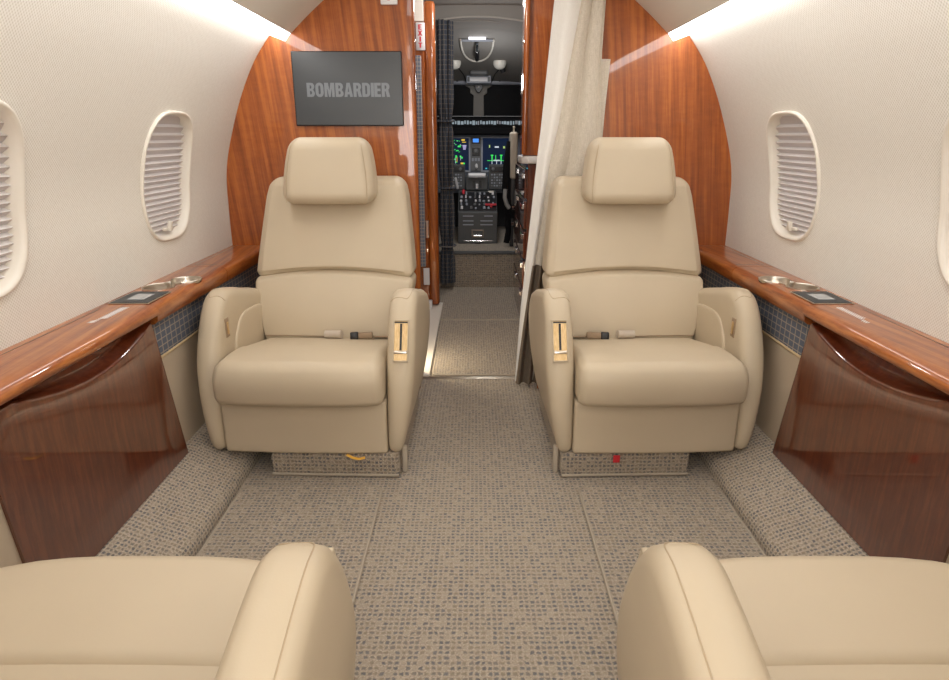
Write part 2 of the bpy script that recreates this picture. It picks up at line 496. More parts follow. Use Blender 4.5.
# footwell mats
def mat_mesh(x0, x1, y0, y1, r, z=.008):
    def out(i, zz):
        a0, a1, b0, b1 = x0 + i, x1 - i, y0 + i, y1 - i; rr = max(.004, r - i); P = []
        for cx, cy, s in ((a1 - rr, b1 - rr, 0), (a0 + rr, b1 - rr, 1), (a0 + rr, b0 + rr, 2), (a1 - rr, b0 + rr, 3)):
            for k in range(7):
                an = PI / 2 * (s + k / 6); P.append((cx + rr * math.cos(an), cy + rr * math.sin(an), zz))
        return P
    return out
def floor_mat(x0, x1, y0, y1, r, label, group=None):
    t = thing('floor_mat', label, 'mat', ((x0 + x1) / 2, (y0 + y1) / 2, 0), 0, group)
    cx, cy = t.location.x, t.location.y
    o = mat_mesh(x0 - cx, x1 - cx, y0 - cy, y1 - cy, r)
    b = BM(); rings(b, [o(0, .0005), o(0, .006), o(.002, .0085), o(.006, .0085), o(.008, .007), o(.009, .0005)], False, False)
    link('binding', b, M['binding'], t, smooth=60)
    p = BM(); rings(p, [o(.0075, .0005), o(.0075, .0075)], True, True)
    m = link('pile', p, M['carpet_mat'], t)
    return t
floor_mat(-.770, -.312, .95, 1.812, .045, 'carpet footwell mat with bound edges in front of the left forward seat', 'footwell mats')
floor_mat(.312, .770, .95, 1.812, .045, 'carpet footwell mat with bound edges in front of the right forward seat', 'footwell mats')
floor_mat(-.222, .42, 2.80, 3.735, .03, 'carpet mat just beyond the metal threshold in the entry')
floor_mat(-.240, .275, 3.75, 4.60, .04, 'carpet mat in the entry at the foot of the cockpit step')
structure(link('trim_2', box(BM(), -.45, -.232, YB + .012, 4.15, 0, .012, .003), M['cream_plastic']), 'cream door sill strip beside the entry mats')

# ------------------------------------------------------------------ side ledges and cabinets
LED = [(1.10, .627), (.962, .627), (.944, .624), (.931, .617), (.925, .607), (.9255, .598), (.932, .591), (.944, .588), (1.10, .588)]
LEDF = [(1.10, .627), (.964, .627), (.947, .624), (.936, .617), (.932, .607), (.936, .575), (.945, .566), (.955, .564), (1.10, .564)]
for side, nm in ((-1, 'left'), (1, 'right')):
    led = thing('side_ledge', 'glossy wood ledge running along the %s wall under the windows' % nm, 'ledge', (0, 0, 0), 0)
    for (y0, y1, P) in ((YA, 1.757, LED), (1.7605, 2.300, LEDF), (2.3035, YB + .03, LEDF)):
        pp = [(side * min(x, 1.083), z) for x, z in P]
        link('ledge_section', prism(BM(), pp, 'Y', y0, y1), M['wood_ledge'], led, smooth=50)
    for y0, y1, x in ((2.34, 2.78, 1.062), (1.0, 1.70, 1.062)):
        link('lid_seam', box(BM(), *sorted((side * (x - .0012), side * (x + .0012))), y0, y1, .6268, .6274), M['bezel'], led)
    link('lid_seam', box(BM(), *sorted((side * .96, side * 1.062)), 2.3385, 2.341, .6268, .6274), M['bezel'], led)
    # plaid cloth and leather lower panel forward of the cabinet
    sp = thing('side_lining', 'padded side panel of navy plaid over cream leather behind the %s forward seat arm' % nm, 'panel', (0, 0, 0), 0)
    xs = sorted((side * .966, side * .992))
    def yl(z): return 1.728 + .205 * (.575 - z) + .004
    link('plaid_cloth', prism(BM(), [(yl(.452), .452), (YB, .452), (YB, .5625), (yl(.5625), .5625)], 'X', *xs, bev=.003), M['plaid'], sp)
    link('leather_skirt', prism(BM(), [(yl(.118), .118), (YB, .118), (YB, .448), (yl(.448), .448)], 'X', *sorted((side * .970, side * .992)), bev=.003), M['panel_leather'], sp)
    bm = BM(); pts = [(side * .967, 1.765 + i * .0085, .449) for i in range(int((YB - 1.77) / .0085))]
    rs = []
    for i, p in enumerate(pts):
        r = .0055 * (1.0 if i % 2 else .72)
        rs.append([(p[0] + r * math.cos(2 * PI * k / 8), p[1], p[2] + r * math.sin(2 * PI * k / 8)) for k in range(8)])
    rings(bm, rs); link('rope_trim', bm, M['webbing'] if False else plain('rope_trim', (.60, .47, .28), .8), sp, smooth=60)
    # rear skirt seen past the cabinet
    sq = thing('skirt_panel', 'plain cream leather skirt panel on the %s wall beside the near seat' % nm, 'panel', (0, 0, 0), 0)
    link('skirt', box(BM(), *sorted((side * .945, side * .992)), YA, 1.12, .118, .571, .004), M['panel_leather'], sq)
    # wood cabinet front: slanted ends, scooped finger pull along its top edge
    cab = thing('side_cabinet', 'glossy dark wood cabinet front with a scooped top edge on the %s wall' % nm, 'cabinet', (0, 0, 0), 0)
    n = 40; rs = []
    def yf(z): return 1.728 + .205 * (.575 - z)
    def yr(z): return 1.06 + .10 * (.575 - z)
    XF, XBK = .938, .988
    cols = []
    for i in range(n + 1):
        f = i / n
        dip = .050 * math.sin(PI * max(0, (f - .16) / .84)) ** .9 if .16 < f < 1 else 0.0
        zt = .580 - dip
        col = []
        def P(x, z): return (side * x, yr(z) + (yf(z) - yr(z)) * f, z)
        col += [P(XBK, .5805), P(.984, .5805 - dip * .10), P(.977, .5805 - dip * .55), P(.966, .5805 - dip * .80), P(.953, zt + .004 * min(1, dip / .02)), P(.946, zt + .001 * min(1, dip / .02)), P(.9405, zt - .001), P(XF, zt - .007)]
        for q in range(1, 9):
            z = (zt - .007) + (.117 - (zt - .007)) * q / 8
            col.append(P(XF, z))
        col.append(P(XBK, .117))
        cols.append(col)
    bm = rings(BM(), cols)
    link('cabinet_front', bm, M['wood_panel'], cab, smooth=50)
    # narrow bevelled end post
    bm = BM()
    e0 = [(side * XF, yf(.573) + .0015, .573), (side * .958, yf(.573) + .012, .573), (side * .9645, yf(.573) + .012, .573), (side * .9645, yf(.573) + .0015, .573)]
    e1 = [(side * XF, yf(.117) + .0015, .117), (side * .958, yf(.117) + .040, .117), (side * .9645, yf(.117) + .040, .117), (side * .9645, yf(.117) + .0015, .117)]
    rings(bm, [e0, e1]); link('end_post', bm, M['wood_panel'], cab)

    # items set in the ledge
    def lp(x, y, z=0): return (side * x, y, z)
    tb = thing('control_tablet', 'dark framed touch control tablet set in the %s ledge beside the cup holder' % nm, 'control panel', (side * 1.010, 1.828, .627), 0)
    bm = box(BM(), -.058, .058, -.073, .073, .0005, .003, .001); link('metal_rim', bm, M['steel'], tb)
    bm = box(BM(), -.054, .054, -.069, .069, .001, .0040, .001); link('bezel', bm, M['tablet_bezel'], tb)
    bm = box(BM(), -.025, .025, -.034, .034, .0040, .0048); link('display', bm, M['tablet_lcd'], tb)
    # double cup holder: figure of eight tray
    cu = thing('cup_holder', 'twin brushed metal cup holder sunk in the %s ledge' % nm, 'cup holder', (side * 1.004, 2.022, .627), 0)
    def eight(grow, z):
        pts = []
        R, dd = .047, .052
        for k in range(72):
            a = 2 * PI * k / 72
            best = 0
            for s in (-1, 1):
                cx, cy = -0.020 * s * side, dd * s
                ux, uy = math.cos(a), math.sin(a)
                b = ux * cx + uy * cy; disc = b * b - (cx * cx + cy * cy) + R * R
                if disc > 0: best = max(best, b + math.sqrt(disc))
            best = max(best, .024) + grow
            pts.append((best * math.cos(a), best * math.sin(a), z))
        return pts
    bm = BM(); rings(bm, [eight(.004, -.002), eight(.004, .003), eight(.001, .004), eight(-.002, .003), eight(-.003, .0008)], False, False)
    link('rim', bm, M['steel'], cu, smooth=50)
    bm = BM(); rings(bm, [eight(-.002, .0009), eight(-.0035, -.004), eight(-.004, -.028), eight(-.008, -.031)], False, True); link('well', bm, M['steel'], cu, smooth=50)
    sec = [c for c in led.children if c.name.startswith('ledge_section')][1]
    cb = rings(BM(), [eight(-.001, -.034), eight(-.001, .02)]); bmesh.ops.transform(cb, matrix=Matrix.Translation(cu.location), verts=cb.verts)
    cut_out(sec, cb)
    # strip of small slanted white bars
    pl = tag(link('marking', (lambda: (lambda b: [prism(b, [(-.012 + q * .006 - .010, y - .0), (-.012 + q * .006 - .006, y - .0), (-.012 + q * .006 + .002, y + .006), (-.012 + q * .006 - .002, y + .006)], 'Z', .0, .0006) for y in [(-.075 + .0082 * j) for j in range(19)] for q in range(1 if y < -.055 else 2, 5 if y > -.04 else 3)] and b)(BM()))(), M['white_bars'], loc=(side * 1.002, 1.64, .6272)),
        'small strip of slanted white bars on the %s ledge' % nm, 'marking')

# ------------------------------------------------------------------ seats
ARM = [(.03, .088), (.004, .10), (-.006, .16), (-.002, .25), (.014, .345), (.045, .435), (.086, .515), (.132, .570), (.185, .595), (.26, .587), (.36, .562), (.46, .538), (.55, .505), (.595, .44), (.605, .32), (.59, .16), (.57, .10), (.54, .088)]
ARMF = [Vector((0, p.x, p.y)) for p in [Vector((q[0], q[1], 0)) for q in catmull([(a, b, 0) for a, b in ARM], 4)]]
ARMC = Vector((0, .30, .34))
def arm_w(z, wmax):
    k = max(0, min(1, (z - .088) / .34))
    return .046 + (wmax - .046) * (1 - (1 - k) ** 1.7)
def arm_inset(i, d):
    n = len(ARMF); a = ARMF[(i - 1) % n]; b = ARMF[(i + 1) % n]; t = (b - a).normalized()
    nrm = Vector((0, t.z, -t.y))      # inward for this winding checked below
    c = ARMF[i]
    if (ARMC - c).dot(nrm) < 0: nrm = -nrm
    return c + nrm * d
def arm_pt(i, u, wmax, xin, r=.030):
    """u 0..1 across the arm (0 inner face, 1 outer face) along the outline; returns point (+x outward from the seat)"""
    c = ARMF[i]; w = arm_w(c.z, wmax); rr = min(r, w * .48)
    x = u * w
    e = 0
    if x < rr: e = rr - math.sqrt(max(0, rr * rr - (rr - x) ** 2))
    if x > w - rr: e = rr - math.sqrt(max(0, rr * rr - (x - (w - rr)) ** 2))
    p = arm_inset(i, e); return Vector((xin + x, p.y, p.z))
def make_arm(xin, wmax):
    bm = BM(); us = []
    for k in range(8): us.append(.5 * (1 - math.cos(PI * k / 7)))
    n = len(ARMF); rs = []
    def side_ring(u, s):
        out = []
        for i in range(n):
            p = arm_inset(i, min(.030, arm_w(ARMF[i].z, wmax) * .48)); q = ARMC.lerp(p, s)
            x = xin + (arm_w(max(.09, q.z), wmax) if u else 0)
            if not u: x = xin
            out.append(Vector((x, q.y, q.z)))
        return out
    for s in (.05, .3, .55, .8): rs.append(side_ring(0, s))
    for u in us: rs.append([arm_pt(i, u, wmax, xin) for i in range(n)])
    for s in (.8, .55, .3, .05): rs.append(side_ring(1, s))
    return rings(bm, rs)
def fx(bm, m):
    if m < 0:
        for v in bm.verts: v.co.x *= -1
    return bm
Y0 = -.30        # seat origin sits .30 behind the front of the shroud
def sh(bm):
    for v in bm.verts: v.co.y += Y0
    return bm

def backrest_front(z):
    """front face of the backrest, y as a function of height"""
    return .432 + .205 * (z - .36) / .57
def make_seat(m, label, loc, rz):
    seat = thing('cabin_seat', label, 'seat', loc, rz)
    L = M['leather']
    def part(name, bm, mat=L, parent=seat, smooth=60): return link(name, fx(sh(bm), m), mat, parent, smooth)
    # shroud
    bm = BM()
    rbox(bm, (0, .285, .182), (.2695, .283, .094), .012, lambda p: Vector((p.x, p.y - .010 * (1 - (p.x / .27) ** 2) * (1 if p.y < .1 else 0), p.z)), k=3)
    part('shroud', bm)
    # arms
    arms = []
    inner = part('armrest', make_arm(.271, .090)); inner['label'] = 'aisle side armrest with a brushed gold control plate'
    b = make_arm(.271, .078)
    for v in b.verts: v.co.x *= -1
    outer = part('armrest', b); outer['label'] = 'wall side armrest with a small latch on its inner face'
    # stitched cap seams on both arms
    for sgn, w, par in ((1, .090, inner), (-1, .078, outer)):
        bm = BM()
        def ap(fi, u):
            i = int(fi); a = arm_pt(i, u, w, .271); q = arm_pt(i + 1, u, w, .271); return a.lerp(q, fi - i)
        pts = []
        for k in range(13): pts.append(ap(29.0 + .5 * math.sin(PI * k / 12), .05 + .57 * k / 12))
        for k in range(1, 7):
            an = PI / 2 * k / 6; pts.append(ap(29.0 + 3.0 * (1 - math.cos(an)), .62 + .16 * math.sin(an)))
        for k in range(1, 17): pts.append(ap(32 + k, .78))
        tube(bm, [(sgn * p.x, p.y, p.z) for p in pts], .0011, 5)
        part('stitching', bm, M['seam'], par)
    # pad on the inner face of the wall-side arm
    bm = BM(); 
    P = [Vector(p) for p in [(q[0], q[1], 0) for q in catmull([(a, b_, 0) for a, b_ in [(.165, .29), (.178, .40), (.212, .455), (.265, .490), (.36, .492), (.46, .475), (.53, .42), (.54, .29)]], 5)]]
    ctr = Vector((.34, .36, 0)); rs = []
    for x, s in ((-.273, 1.0), (-.2700, 1.0), (-.2675, .992), (-.2660, .975), (-.2645, .90), (-.2625, .5), (-.2625, .08)):
        rs.append([Vector((x, ctr.x + (q.x - ctr.x) * s, ctr.y + (q.y - ctr.y) * s)) for q in P])
    rings(bm, rs); part('arm_pad', bm, L, outer)
    # latch
    bm = box(BM(), -.2725, -.2685, .118, .146, .448, .512, .001); part('latch_plate', bm, M['webbing'], outer)
    bm = box(BM(), -.2690, -.2650, .126, .138, .458, .500, .0015); part('latch', bm, M['gold'], outer)
    # control plate on the front of the aisle-side arm
    a, b_ = Vector((0, .033, .400)), Vector((0, .090, .522)); d = (b_ - a); ln = d.length; d.normalize()
    nrm = Vector((0, -d.z, d.y))
    xc = .271 + .047
    mt = Matrix(((1, 0, 0, xc), (0, nrm.y, d.y, (a.y + b_.y) / 2), (0, nrm.z, d.z, (a.z + b_.z) / 2), (0, 0, 0, 1)))
    def loc_box(*q, **k): return box(BM(), *q, xf=mt, **k)
    hl = ln / 2
    off = .0035
    fr = BM()
    for q in ((-.025, -.021, -hl, hl), (.021, .025, -hl, hl), (-.025, .025, -hl, -hl + .004), (-.025, .025, hl - .004, hl)):
        box(fr, q[0], q[1], off - .012, off + .007, q[2], q[3], .0015, xf=mt)
    cp = part('control_plate', loc_box(-.022, .022, off - .012, off + .003, -hl + .002, hl - .002), M['gold'], inner)
    part('plate_rim', fr, L, inner)
    part('slot', loc_box(-.0035, .0035, off + .001, off + .0045, -.030, hl - .012), M['black'], inner)
    part('slider', loc_box(-.021, .021, off + .002, off + .010, -.042, -.032, bev=.002), M['steel'], inner)
    part('recall_slot', loc_box(-.021, .021, off + .002, off + .006, hl - .010, hl - .006), M['black'], inner)
    # cushions
    def bol(p):
        q = Vector(p)
        k = 1 - (p.x / .27) ** 2
        t = (p.z - .340) / .0745
        q.y -= (.026 + .006 * t) * (1 - (p.x / .27) ** 4) * max(0, min(1, (.14 - p.y) / .10))
        if t > 0:
            q.x *= 1 - .055 * t ** 2.5
            q.y += .032 * t ** 2.2 * max(0, min(1, (.15 - p.y) / .15))
            q.z += .008 * k * t - .010 * t * max(0, (p.y - .0625) / .1125)
        else:
            if p.y < .083: q.y += .016 * t * t
        return q
    part('front_bolster', rbox(BM(), (0, .0625, .3445), (.2675, .1125, .070), .024, bol, k=5, m=10))
    def pad(p):
        q = Vector(p)
        if p.z > .33: q.z += .006 * (1 - (p.x / .25) ** 2) - .20 * max(0, p.y - .19)
        return q
    part('seat_cushion', rbox(BM(), (0, .315, .330), (.262, .220, .068), .035, pad, k=5))
    # backrest
    def back(p, lo):
        q = Vector(p); z = p.z
        yb = backrest_front(z)
        q.y = p.y + yb
        # width grows from the cushion to the crease, then tapers gently to the shoulders
        if lo: w = .82 + .18 * min(1, max(0, (z - .33) / .20)) ** .8
        else: w = 1.0 - .135 * max(0, (z - .58) / .35) ** 1.15 - .05 * max(0, (z - .86) / .07) ** 2
        q.x = p.x * w
        xx = p.x / .315
        if p.y < 0:
            q.y -= (.026 if lo else .016) * (1 - xx * xx)
            if lo: q.y -= .016 * math.sin(PI * min(1, max(0, (z - .33) / .24)))
            if not lo: q.y += .035 * abs(xx) ** 4 * 0
        return q
    def lowcrown(p):
        q = Vector(p)
        if p.z > .5: q.z += .030 * (1 - (p.x / .31) ** 2) * (p.z - .33) / .24
        return back(q, True)
    def upcrown(p):
        q = Vector(p)
        k = 1 - (p.x / .315) ** 2
        if p.z < .74: q.z += .034 * k * (.74 - p.z) / .18
        return back(q, False)
    lo = part('lumbar_cushion', rbox(BM(), (0, .070, .446), (.304, .075, .120), .020, lowcrown, k=5, m=9))
    upb = part('upper_backrest', rbox(BM(), (0, .078, .744), (.305, .080, .188), .036, upcrown, k=6, m=9))
    part('back_shell', rbox(BM(), (0, .125, .60), (.26, .04, .30), .038, lambda p: Vector((p.x, p.y + backrest_front(p.z) + .01, p.z)), k=4), L)
    # headrest
    def hd(p):
        q = Vector(p); t = (p.z - .845) / .24
        q.x = p.x * (1 - .20 * max(0, t) ** 2.4)
        q.y += .612 + .05 * t
        if p.y < 0: q.y -= .012 * (1 - (p.x / .17) ** 2)
        return q
    h = part('headrest', rbox(BM(), (0, -.058, .962), (.172, .070, .118), .045, hd, k=6))
    bm = BM()
    for sx in (-1, 1):
        pts = []
        for k in range(13):
            z = .852 + .215 * k / 12; t = (z - .845) / .24
            e = max(0, t - .84) * .25
            x = .149 * (1 - .20 * max(0, t) ** 2.4)
            pts.append((sx * x, -.058 - .0675 + .612 + .05 * t - .012 * (1 - (.149 / .17) ** 2) + e + (.004 if abs(k - 6) > 5 else 0), z))
        tube(bm, pts, .0012, 5); part('stitching', bm, M['seam'], h); bm = BM()
    bm.free()
    # pedestal under the seat
    bm = BM(); rbox(bm, (.09, .30, .046), (.214, .295, .043), .012, None, k=2)
    ped = part('pedestal', bm, M['carpet_riser'], seat)
    bm = BM(); tube(bm, [(-.122, .006, .008), (.302, .006, .008)], .006, 8); part('binding', bm, M['binding'], ped)
    bm = BM(); box(bm, .310, .326, .04, .06, .0, .095, .003); part('floor_bracket', bm, M['pad_beige'], seat)
    # pull tag hanging under the shroud
    bm = BM()
    if m > 0:
        tube(bm, [(.135, -.004, .088), (.155, -.010, .080), (.175, -.012, .077), (.195, -.008, .080)], .007, 6, flat=.4); part('pull_strap', bm, M['yellow'], seat)
    else:
        box(bm, .115, .137, -.012, -.008, .062, .088, .001); part('pull_strap', bm, M['red_cloth'], seat)
    # seat belt: two webbings, a buckle and a tongue lying at the back of the cushion
    bm = BM()
    zc = .364
    tube(bm, [(.26, .415, zc), (.20, .398, zc + .004), (.165, .385, zc + .008)], .016, 8, flat=.16, up=(0, .2, 1))
    belt = part('seat_belt', bm, M['webbing'], seat)
    bm = BM(); tube(bm, [(-.25, .415, zc), (-.12, .402, zc + .004), (.01, .388, zc + .006)], .008, 8, flat=.22, up=(0, .2, 1))
    belt2 = part('seat_belt', bm, M['webbing'], seat)
    mt = Matrix.Translation((.125, .375, zc + .015)) @ Matrix.Rotation(math.radians(8), 4, 'Z') @ Matrix.Rotation(math.radians(-12), 4, 'X')
    part('buckle', box(BM(), -.014, .040, -.012, .012, -.012, .012, .004, xf=mt), M['webbing'], belt)
    part('buckle_release', box(BM(), -.042, -.012, -.014, .014, -.014, .014, .004, xf=mt), M['black'], belt)
    mt = Matrix.Translation((.02, .375, zc + .017)) @ Matrix.Rotation(math.radians(-10), 4, 'Z')
    t = BM(); tube(t, [(-.032, 0, 0), (.032, 0, .004)], .015, 12); b2 = BM(); merge(b2, t, 0, mt)
    part('belt_roll', b2, plain('belt_roll_webbing', (.52, .45, .37), .6), belt2)
    return seat
SY = 2.172
TOE = math.radians(1.6)
sL = make_seat(1, 'beige leather cabin seat facing the camera under the wall monitor', (-.565, SY, 0), -TOE)
sR = make_seat(-1, 'beige leather cabin seat facing the camera beside the cream curtain', (.565, SY, 0), TOE)
NY = .552
dup(sR, (-.563, NY, 0), PI, 'near beige leather seat at lower left of the picture, only arm and cushion in view')
dup(sL, (.563, NY, 0), PI, 'near beige leather seat at lower right of the picture, only arm and cushion in view')

def arcpts(cx, cy, rx, ry, a0, a1, n=8):
    return [(cx + rx * math.cos(math.radians(a0 + (a1 - a0) * k / n)), cy + ry * math.sin(math.radians(a0 + (a1 - a0) * k / n))) for k in range(n + 1)]
def heavy_letters(word, h, depth):
    """condensed heavy capitals on a 1 unit cap height"""
    G = {}
    G['I'] = (.26, [[(0, 0), (.24, 0), (.24, 1), (0, 1)]])
    G['E'] = (.56, [[(0, 0), (.52, 0), (.52, .19), (.24, .19), (.24, .41), (.49, .41), (.49, .59), (.24, .59), (.24, .81), (.52, .81), (.52, 1), (0, 1)]])
    G['M'] = (.84, [[(0, 0), (.21, 0), (.21, .66), (.335, 0), (.465, 0), (.59, .66), (.59, 0), (.80, 0), (.80, 1), (.50, 1), (.40, .46), (.30, 1), (0, 1)]])
    G['A'] = (.70, [[(0, 0), (.23, 0), (.26, .18), (.42, .18), (.45, 0), (.68, 0), (.47, 1), (.21, 1)], [(.285, .36), (.395, .36), (.34, .76)]])
    G['O'] = (.68, [arcpts(.32, .30, .32, .315, 180, 360) + arcpts(.32, .70, .32, .315, 0, 180), arcpts(.32, .30, .085, .115, 180, 360) + arcpts(.32, .70, .085, .115, 0, 180)])
    G['D'] = (.66, [[(0, 0)] + arcpts(.34, .28, .29, .28, -90, 0) + arcpts(.34, .72, .29, .28, 0, 90) + [(0, 1)], [(.24, .19)] + arcpts(.30, .29, .09, .10, -90, 0) + arcpts(.30, .71, .09, .10, 0, 90) + [(.24, .81)]])
    G['B'] = (.66, [[(0, 0)] + arcpts(.37, .25, .26, .25, -90, 50) + [(.50, .52)] + arcpts(.36, .745, .25, .255, -40, 90) + [(0, 1)],
                    [(.24, .18)] + arcpts(.31, .30, .09, .12, -90, 90) + [(.24, .42)], [(.24, .59)] + arcpts(.30, .705, .085, .115, -90, 90) + [(.24, .82)]])
    G['R'] = (.67, [[(0, 0), (.24, 0), (.24, .40), (.31, .40), (.40, 0), (.66, 0), (.54, .45)] + arcpts(.36, .73, .27, .27, -48, 90) + [(0, 1)], [(.24, .57)] + arcpts(.30, .695, .09, .125, -90, 90) + [(.24, .82)]])
    G['T'] = (.60, [[(.17, 0), (.41, 0), (.41, .80), (.57, .80), (.57, 1), (.01, 1), (.01, .80), (.17, .80)]])
    G['X'] = (.68, [[(0, 0), (.24, 0), (.33, .30), (.42, 0), (.66, 0), (.46, .51), (.65, 1), (.42, 1), (.335, .72), (.25, 1), (.01, 1), (.20, .51)]])
    cu = D.curves.new('lettering', 'CURVE'); cu.dimensions = '2D'; cu.fill_mode = 'BOTH'; cu.extrude = depth
    x = 0.0; W = sum(G[c][0] for c in word)
    for c in word:
        for loop in G[c][1]:
            sp = cu.splines.new('POLY'); sp.points.add(len(loop) - 1); sp.use_cyclic_u = True
            for p, (a, b) in zip(sp.points, loop): p.co = ((x + a * .95 - W / 2) * h, (b - .5) * h, 0, 1)
        x += G[c][0]
    o = D.objects.new('lettering', cu); C.objects.link(o); bpy.context.view_layer.update()
    me = D.meshes.new_from_object(o.evaluated_get(bpy.context.evaluated_depsgraph_get()))
    bm = BM(); bm.from_mesh(me); D.meshes.remove(me); D.objects.remove(o); D.curves.remove(cu); return bm
# ------------------------------------------------------------------ monitor and signs on the bulkhead
mon = thing('mounted_monitor', 'flat black wall monitor with grey lettering on the left wood bulkhead', 'monitor', (-.5335, YB, 1.2655), 0)
link('bezel', box(BM(), -.222, .222, -.016, .0, -.142, .142, .003), M['bezel'], mon)
link('screen', box(BM(), -.218, .218, -.0172, -.0145, -.137, .138), M['screen'], mon)
bm = heavy_letters('BOMBARDIER', .0535, .0004)
bmesh.ops.transform(bm, matrix=Matrix.Translation((.003, -.0178, -.003)) @ Matrix.Rotation(PI / 2, 4, 'X'), verts=bm.verts)
link('lettering', bm, M['screen_text'], mon)

def exit_sign(loc, w, h, label, vertical):
    t = thing('exit_sign', label, 'sign', loc, 0)
    link('case', box(BM(), -w / 2, w / 2, -.016, 0, -h / 2, h / 2, .004), M['white'], t, smooth=40)
    if vertical:
        bm = BM(); n = 4
        for i, ch in enumerate('EXIT'):
            b = heavy_letters(ch, h * .185, .0004)
            b2 = BM(); merge(b2, b, 0, Matrix.Translation((0, -.0165, h * (.33 - .215 * i))) @ Matrix.Rotation(PI / 2, 4, 'X') @ Matrix.Scale(1.5, 4, (1, 0, 0)))
            me = D.meshes.new('t'); b2.to_mesh(me); b2.free(); bm.from_mesh(me); D.meshes.remove(me)
    link('lettering', bm, M['red'], t)
exit_sign((-.354, YB, 1.652), .066, .155, 'white exit sign with red letters high on the left wood bulkhead', True)

# ------------------------------------------------------------------ entry vestibule
structure(link('wall_left_entry', box(BM(), -.50, -.44, 2.84, 4.66, 0, 2.0), M['wood_panel']))
structure(link('wall_right_entry', box(BM(), .95, 1.0, 2.84, 4.66, 0, 2.0), M['vest_liner']))
arc = [(-.95 + 1.9 * k / 16, 1.845 + .06 * math.cos(PI * (k / 16 - .5)) ** .5 if 0 < k < 16 else 1.80) for k in range(17)]
structure(link('ceiling_entry', prism(BM(), arc + [(.95, 2.05), (-.95, 2.05)], 'Y', 2.84, 4.66), M['vest_liner'], smooth=40))
# filler above the aisle opening between cabin and entry (headliner edge)
# wooden door frame with a strip carrying the exit sign
df = thing('door_frame', 'tall glossy wood post and panel of the entry door frame beyond the left bulkhead', 'door frame', (-.30, 4.05, 0), 0)
bm = rbox(BM(), (.0165, .05, .92), (.034, .045, .905), .022, None, k=4, m=3); link('post', bm, M['wood_bulkhead'], df, smooth=60)
link('panel', box(BM(), -.14, -.014, .0, .03, 0.0, 1.712, .004), M['wood_bulkhead'], df)
link('upper_fill', box(BM(), -.14, -.014, .0, .03, 1.714, 1.83, .003), M['cream_plastic'], df)
exit_sign((-.333, 4.048, 1.632), .052, .148, 'narrow white exit sign with upright red letters on the door frame', True)
st = thing('hanging_strap', 'long narrow strip of blue plaid cloth hanging on the door frame', 'strap', (-.351, 4.02, 0), 0)
link('cloth', box(BM(), -.020, .020, 0, .02, .28, 1.53, .006), M['plaid_light'], st)
tag(link('hang_tag', box(BM(), -.012, .026, -.002, .002, -.055, .055, .001), M['white'], loc=(-.335, 4.01, .22)), 'small white paper tag hanging below the plaid strap', 'tag')
link('latch', box(BM(), -.030, -.006, -.027, -.002, .465, .575, .005), M['steel'], df)
tag(link('kick_block', box(BM(), -.03, .03, -.02, .03, 0, .05, .005), M['white'], loc=(-.325, 4.0, .012)), 'small pale block at the foot of the door frame', 'block')

# dark plaid curtain gathered at the cockpit opening
def gathered(x0, x1, z0, z1, ties, amp, folds, phase=0, nx=44, nz=48, thick=None):
    bm = BM(); rs = []
    xc = (x0 + x1) / 2
    for i in range(nz + 1):
        z = z0 + (z1 - z0) * i / nz
        pinch = 1.0
        for tz in ties: pinch -= .42 * math.exp(-((z - tz) / .07) ** 2)
        row = []
        for k in range(nx):
            a = 2 * PI * k / nx
            r = 1 + .34 * math.cos(folds * a + phase + .8 * math.sin(z * 2.1))
            row.append((xc + (x1 - x0) / 2 * pinch * r * math.cos(a), amp * pinch * r * math.sin(a), z))
        rs.append(row)
    return rings(bm, rs)
dc = thing('plaid_curtain', 'dark navy plaid curtain gathered and tied at the cockpit opening', 'curtain', (0, 4.56, 0), 0)
link('curtain_bunch', gathered(-.262, -.212, .05, 1.80, (1.18, .74, .33), .04, 6), M['plaid_curtain'], dc, smooth=70)
link('curtain_bunch', gathered(-.222, -.166, .06, 1.79, (1.18, .74, .33), .045, 6, 1.5), M['plaid_curtain'], dc, smooth=70)
for z in (1.18, .74, .33):
    bm = BM()
    pts = [(-.214 + .052 * math.cos(2 * PI * k / 24), .04 * math.sin(2 * PI * k / 24), z + .006 * math.sin(2 * PI * k / 24)) for k in range(25)]
    tube(bm, pts, .014, 6, flat=.5); link('tie_band', bm, M['plaid_curtain'], dc, smooth=60)

# cream curtain drawn aside at the right of the aisle
cc = thing('curtain', 'long cream linen curtain drawn aside behind the right forward seat', 'curtain', (0, 2.738, 0), 0)
def drape(xl, xr, z0, z1, nx, nz, fold, thick=.004):
    """sheet between two edge curves xl(z), xr(z); fold(s,z) gives the depth; built with real thickness"""
    bm = BM(); F, Bk = [], []
    for i in range(nz + 1):
        z = z0 + (z1 - z0) * i / nz; a, b = xl(z), xr(z)
        F.append([(a + (b - a) * k / nx, fold(k / nx, z), z) for k in range(nx + 1)])
        Bk.append([(a + (b - a) * k / nx, fold(k / nx, z) + thick, z) for k in range(nx + 1)])
    rs = [f + bk[::-1] for f, bk in zip(F, Bk)]
    return rings(bm, rs)
def lerpz(tab):
    tab = sorted(tab)
    def f(z):
        for (za, a), (zb, b) in zip(tab, tab[1:]):
            if z <= zb: return a + (b - a) * (z - za) / (zb - za)
        return tab[-1][1]
    return f
LEFT = lerpz([(0, .166), (.36, .186), (1.0, .240), (1.1, .250), (1.58, .288), (1.80, .31)])
SEAM = lerpz([(0, .200), (.36, .222), (1.0, .297), (1.1, .320), (1.58, .395), (1.80, .43)])
RIGHT = lerpz([(0, .262), (.36, .30), (1.0, .500), (1.39, .482), (1.58, .486), (1.80, .50)])
def xl2(z): return SEAM(z) - .004
link('lining', drape(LEFT, SEAM, .012, 1.80, 14, 36, lambda s, z: -.028 - .012 * math.sin(PI * s) + .008 * math.sin(6 * s + z)), M['lining'], cc, smooth=80)
